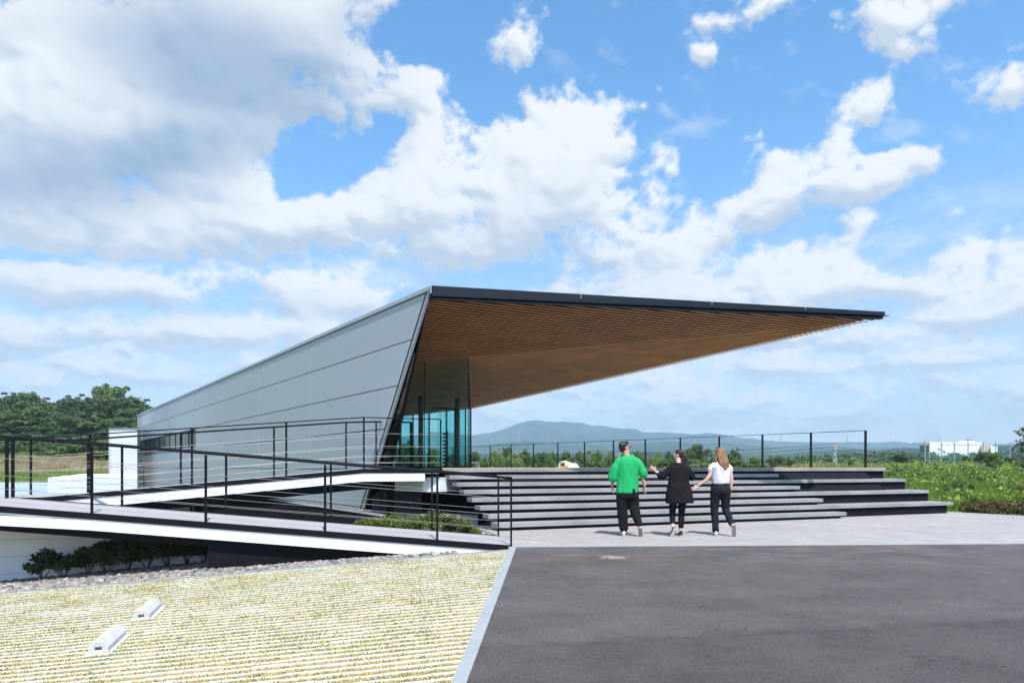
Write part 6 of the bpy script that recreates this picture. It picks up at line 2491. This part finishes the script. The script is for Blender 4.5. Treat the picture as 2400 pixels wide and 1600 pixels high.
# television aerial behind the head of the man in green
ar = thing('aerial', 'pale aerial mast behind the left ear of the man in green', 'aerial', tuple(P(1453, 1085, 60)))
part(ar, MB().beam(P(1453, 1085, 60), P(1453, 1054, 60), .06, .06, up=(1, 0, 0)), 'mast', 'trimlight')
for k_, (dx, dz) in enumerate(((-.42, -.25), (-.38, -.38), (-.3, -.5), (.2, -.2))):
    a = P(1453, 1056, 60) + Vector((0, 0, dz))
    part(ar, MB().beam(a, a + Vector((dx, 0, .04)), .05, .05), 'element', 'trimlight')

# ================================================================ wheel stops in the parking bay
def wheel_stop(label, px, py_, Yg):
    rt_ = thing('wheel_stop', label, 'wheel stop', (0, 0, 0), 'wheel stops in the parking bay')
    Lh, W0, W1, H_ = .30, .085, .040, .105
    H_ = .12
    sec = [(-W0, 0), (-W0, .055), (-W1, H_), (W1, H_), (W0, .055), (W0, 0)]
    mb_ = MB()
    n_ = len(sec)
    mb_.v = [(x, -Lh, z) for x, z in sec] + [(x, Lh, z) for x, z in sec]
    mb_.f = [[i, (i + 1) % n_, n_ + (i + 1) % n_, n_ + i] for i in range(n_)] + [list(range(n_, 2 * n_))]
    # near end with a rectangular socket
    o_ = len(mb_.v)
    hole = [(-.030, .030), (.030, .030), (.030, .062), (-.030, .062)]
    mb_.v += [(x, -Lh, z) for x, z in hole] + [(x, -Lh + .05, z) for x, z in hole]
    h_ = o_
    mb_.f += [[0, h_, h_ + 3, 1], [0, 5, h_ + 1, h_], [5, 4, h_ + 2, h_ + 1], [4, 3, 2, 1, h_ + 3, h_ + 2]]
    for i in range(4):
        j = (i + 1) % 4
        mb_.f.append([h_ + i, h_ + j, h_ + 4 + j, h_ + 4 + i])
    mb_.f.append([h_ + 4, h_ + 5, h_ + 6, h_ + 7])
    bo = mb_.build('body', 'wheelstop', rt_, bevel=.006)
    # ribbed top
    mb_ = MB()
    for k_ in range(5):
        x = -.034 + k_ * .017
        mb_.prism([(x - .004, -Lh + .01, H_ + .003), (x + .004, -Lh + .01, H_ + .003), (x + .004, Lh - .01, H_ + .003), (x - .004, Lh - .01, H_ + .003)], (0, 0, -.004))
    part(rt_, mb_, 'ribs', 'wheelstop')
    for dy in (-.20, .20):
        part(rt_, MB().prism([(-.028, dy - .012, H_ + .006), (.030, dy - .018, H_ + .006), (.034, dy + .016, H_ + .006), (.0, dy + .012, H_ + .006)], (0, 0, -.006)), 'reflector', 'orange')
    part(rt_, MB().prism([(-.115, -Lh - .02, .010), (.125, -Lh - .02, .010), (.13, Lh + .02, .010), (-.115, Lh + .02, .010)], (0, 0, -.03)), 'mortar_bed', 'paver')
    a = P(px, py_, Yg)
    rt_.location = (a.x, a.y, z_grass(a.x, a.y) + .004)
    rt_.rotation_euler = (R(2.0), R(-3.5), math.atan2(.15, .56) + .0)
    return rt_


wheel_stop('nearer pale concrete wheel stop with two orange marks, at the lower left', 254, 1518, 6.71)
wheel_stop('farther pale concrete wheel stop with two orange marks', 347, 1441, 7.93)

# ================================================================ air
hz = MB().prism([(-3900, -60, 234), (3900, -60, 234), (3900, 3260, 234), (-3900, 3260, 234)], (0, 0, -249)).build('haze', 'black')
hz.data.materials.clear()
m = bpy.data.materials.new('haze_air')
m.use_nodes = True
t = NT(m.node_tree)
t.n.clear()
pv = t.node('ShaderNodeVolumePrincipled')
pv.inputs['Color'].default_value = (.57, .81, 1.0, 1)
pv.inputs['Density'].default_value = HAZE
pv.inputs['Anisotropy'].default_value = .0
o_ = t.node('ShaderNodeOutputMaterial')
t.l.new(pv.outputs[0], o_.inputs['Volume'])
hz.data.materials.append(m)
hz['kind'] = 'stuff'
hz['label'] = 'pale blue haze that softens the far hills and mountain'
hz.display_type = 'WIRE'
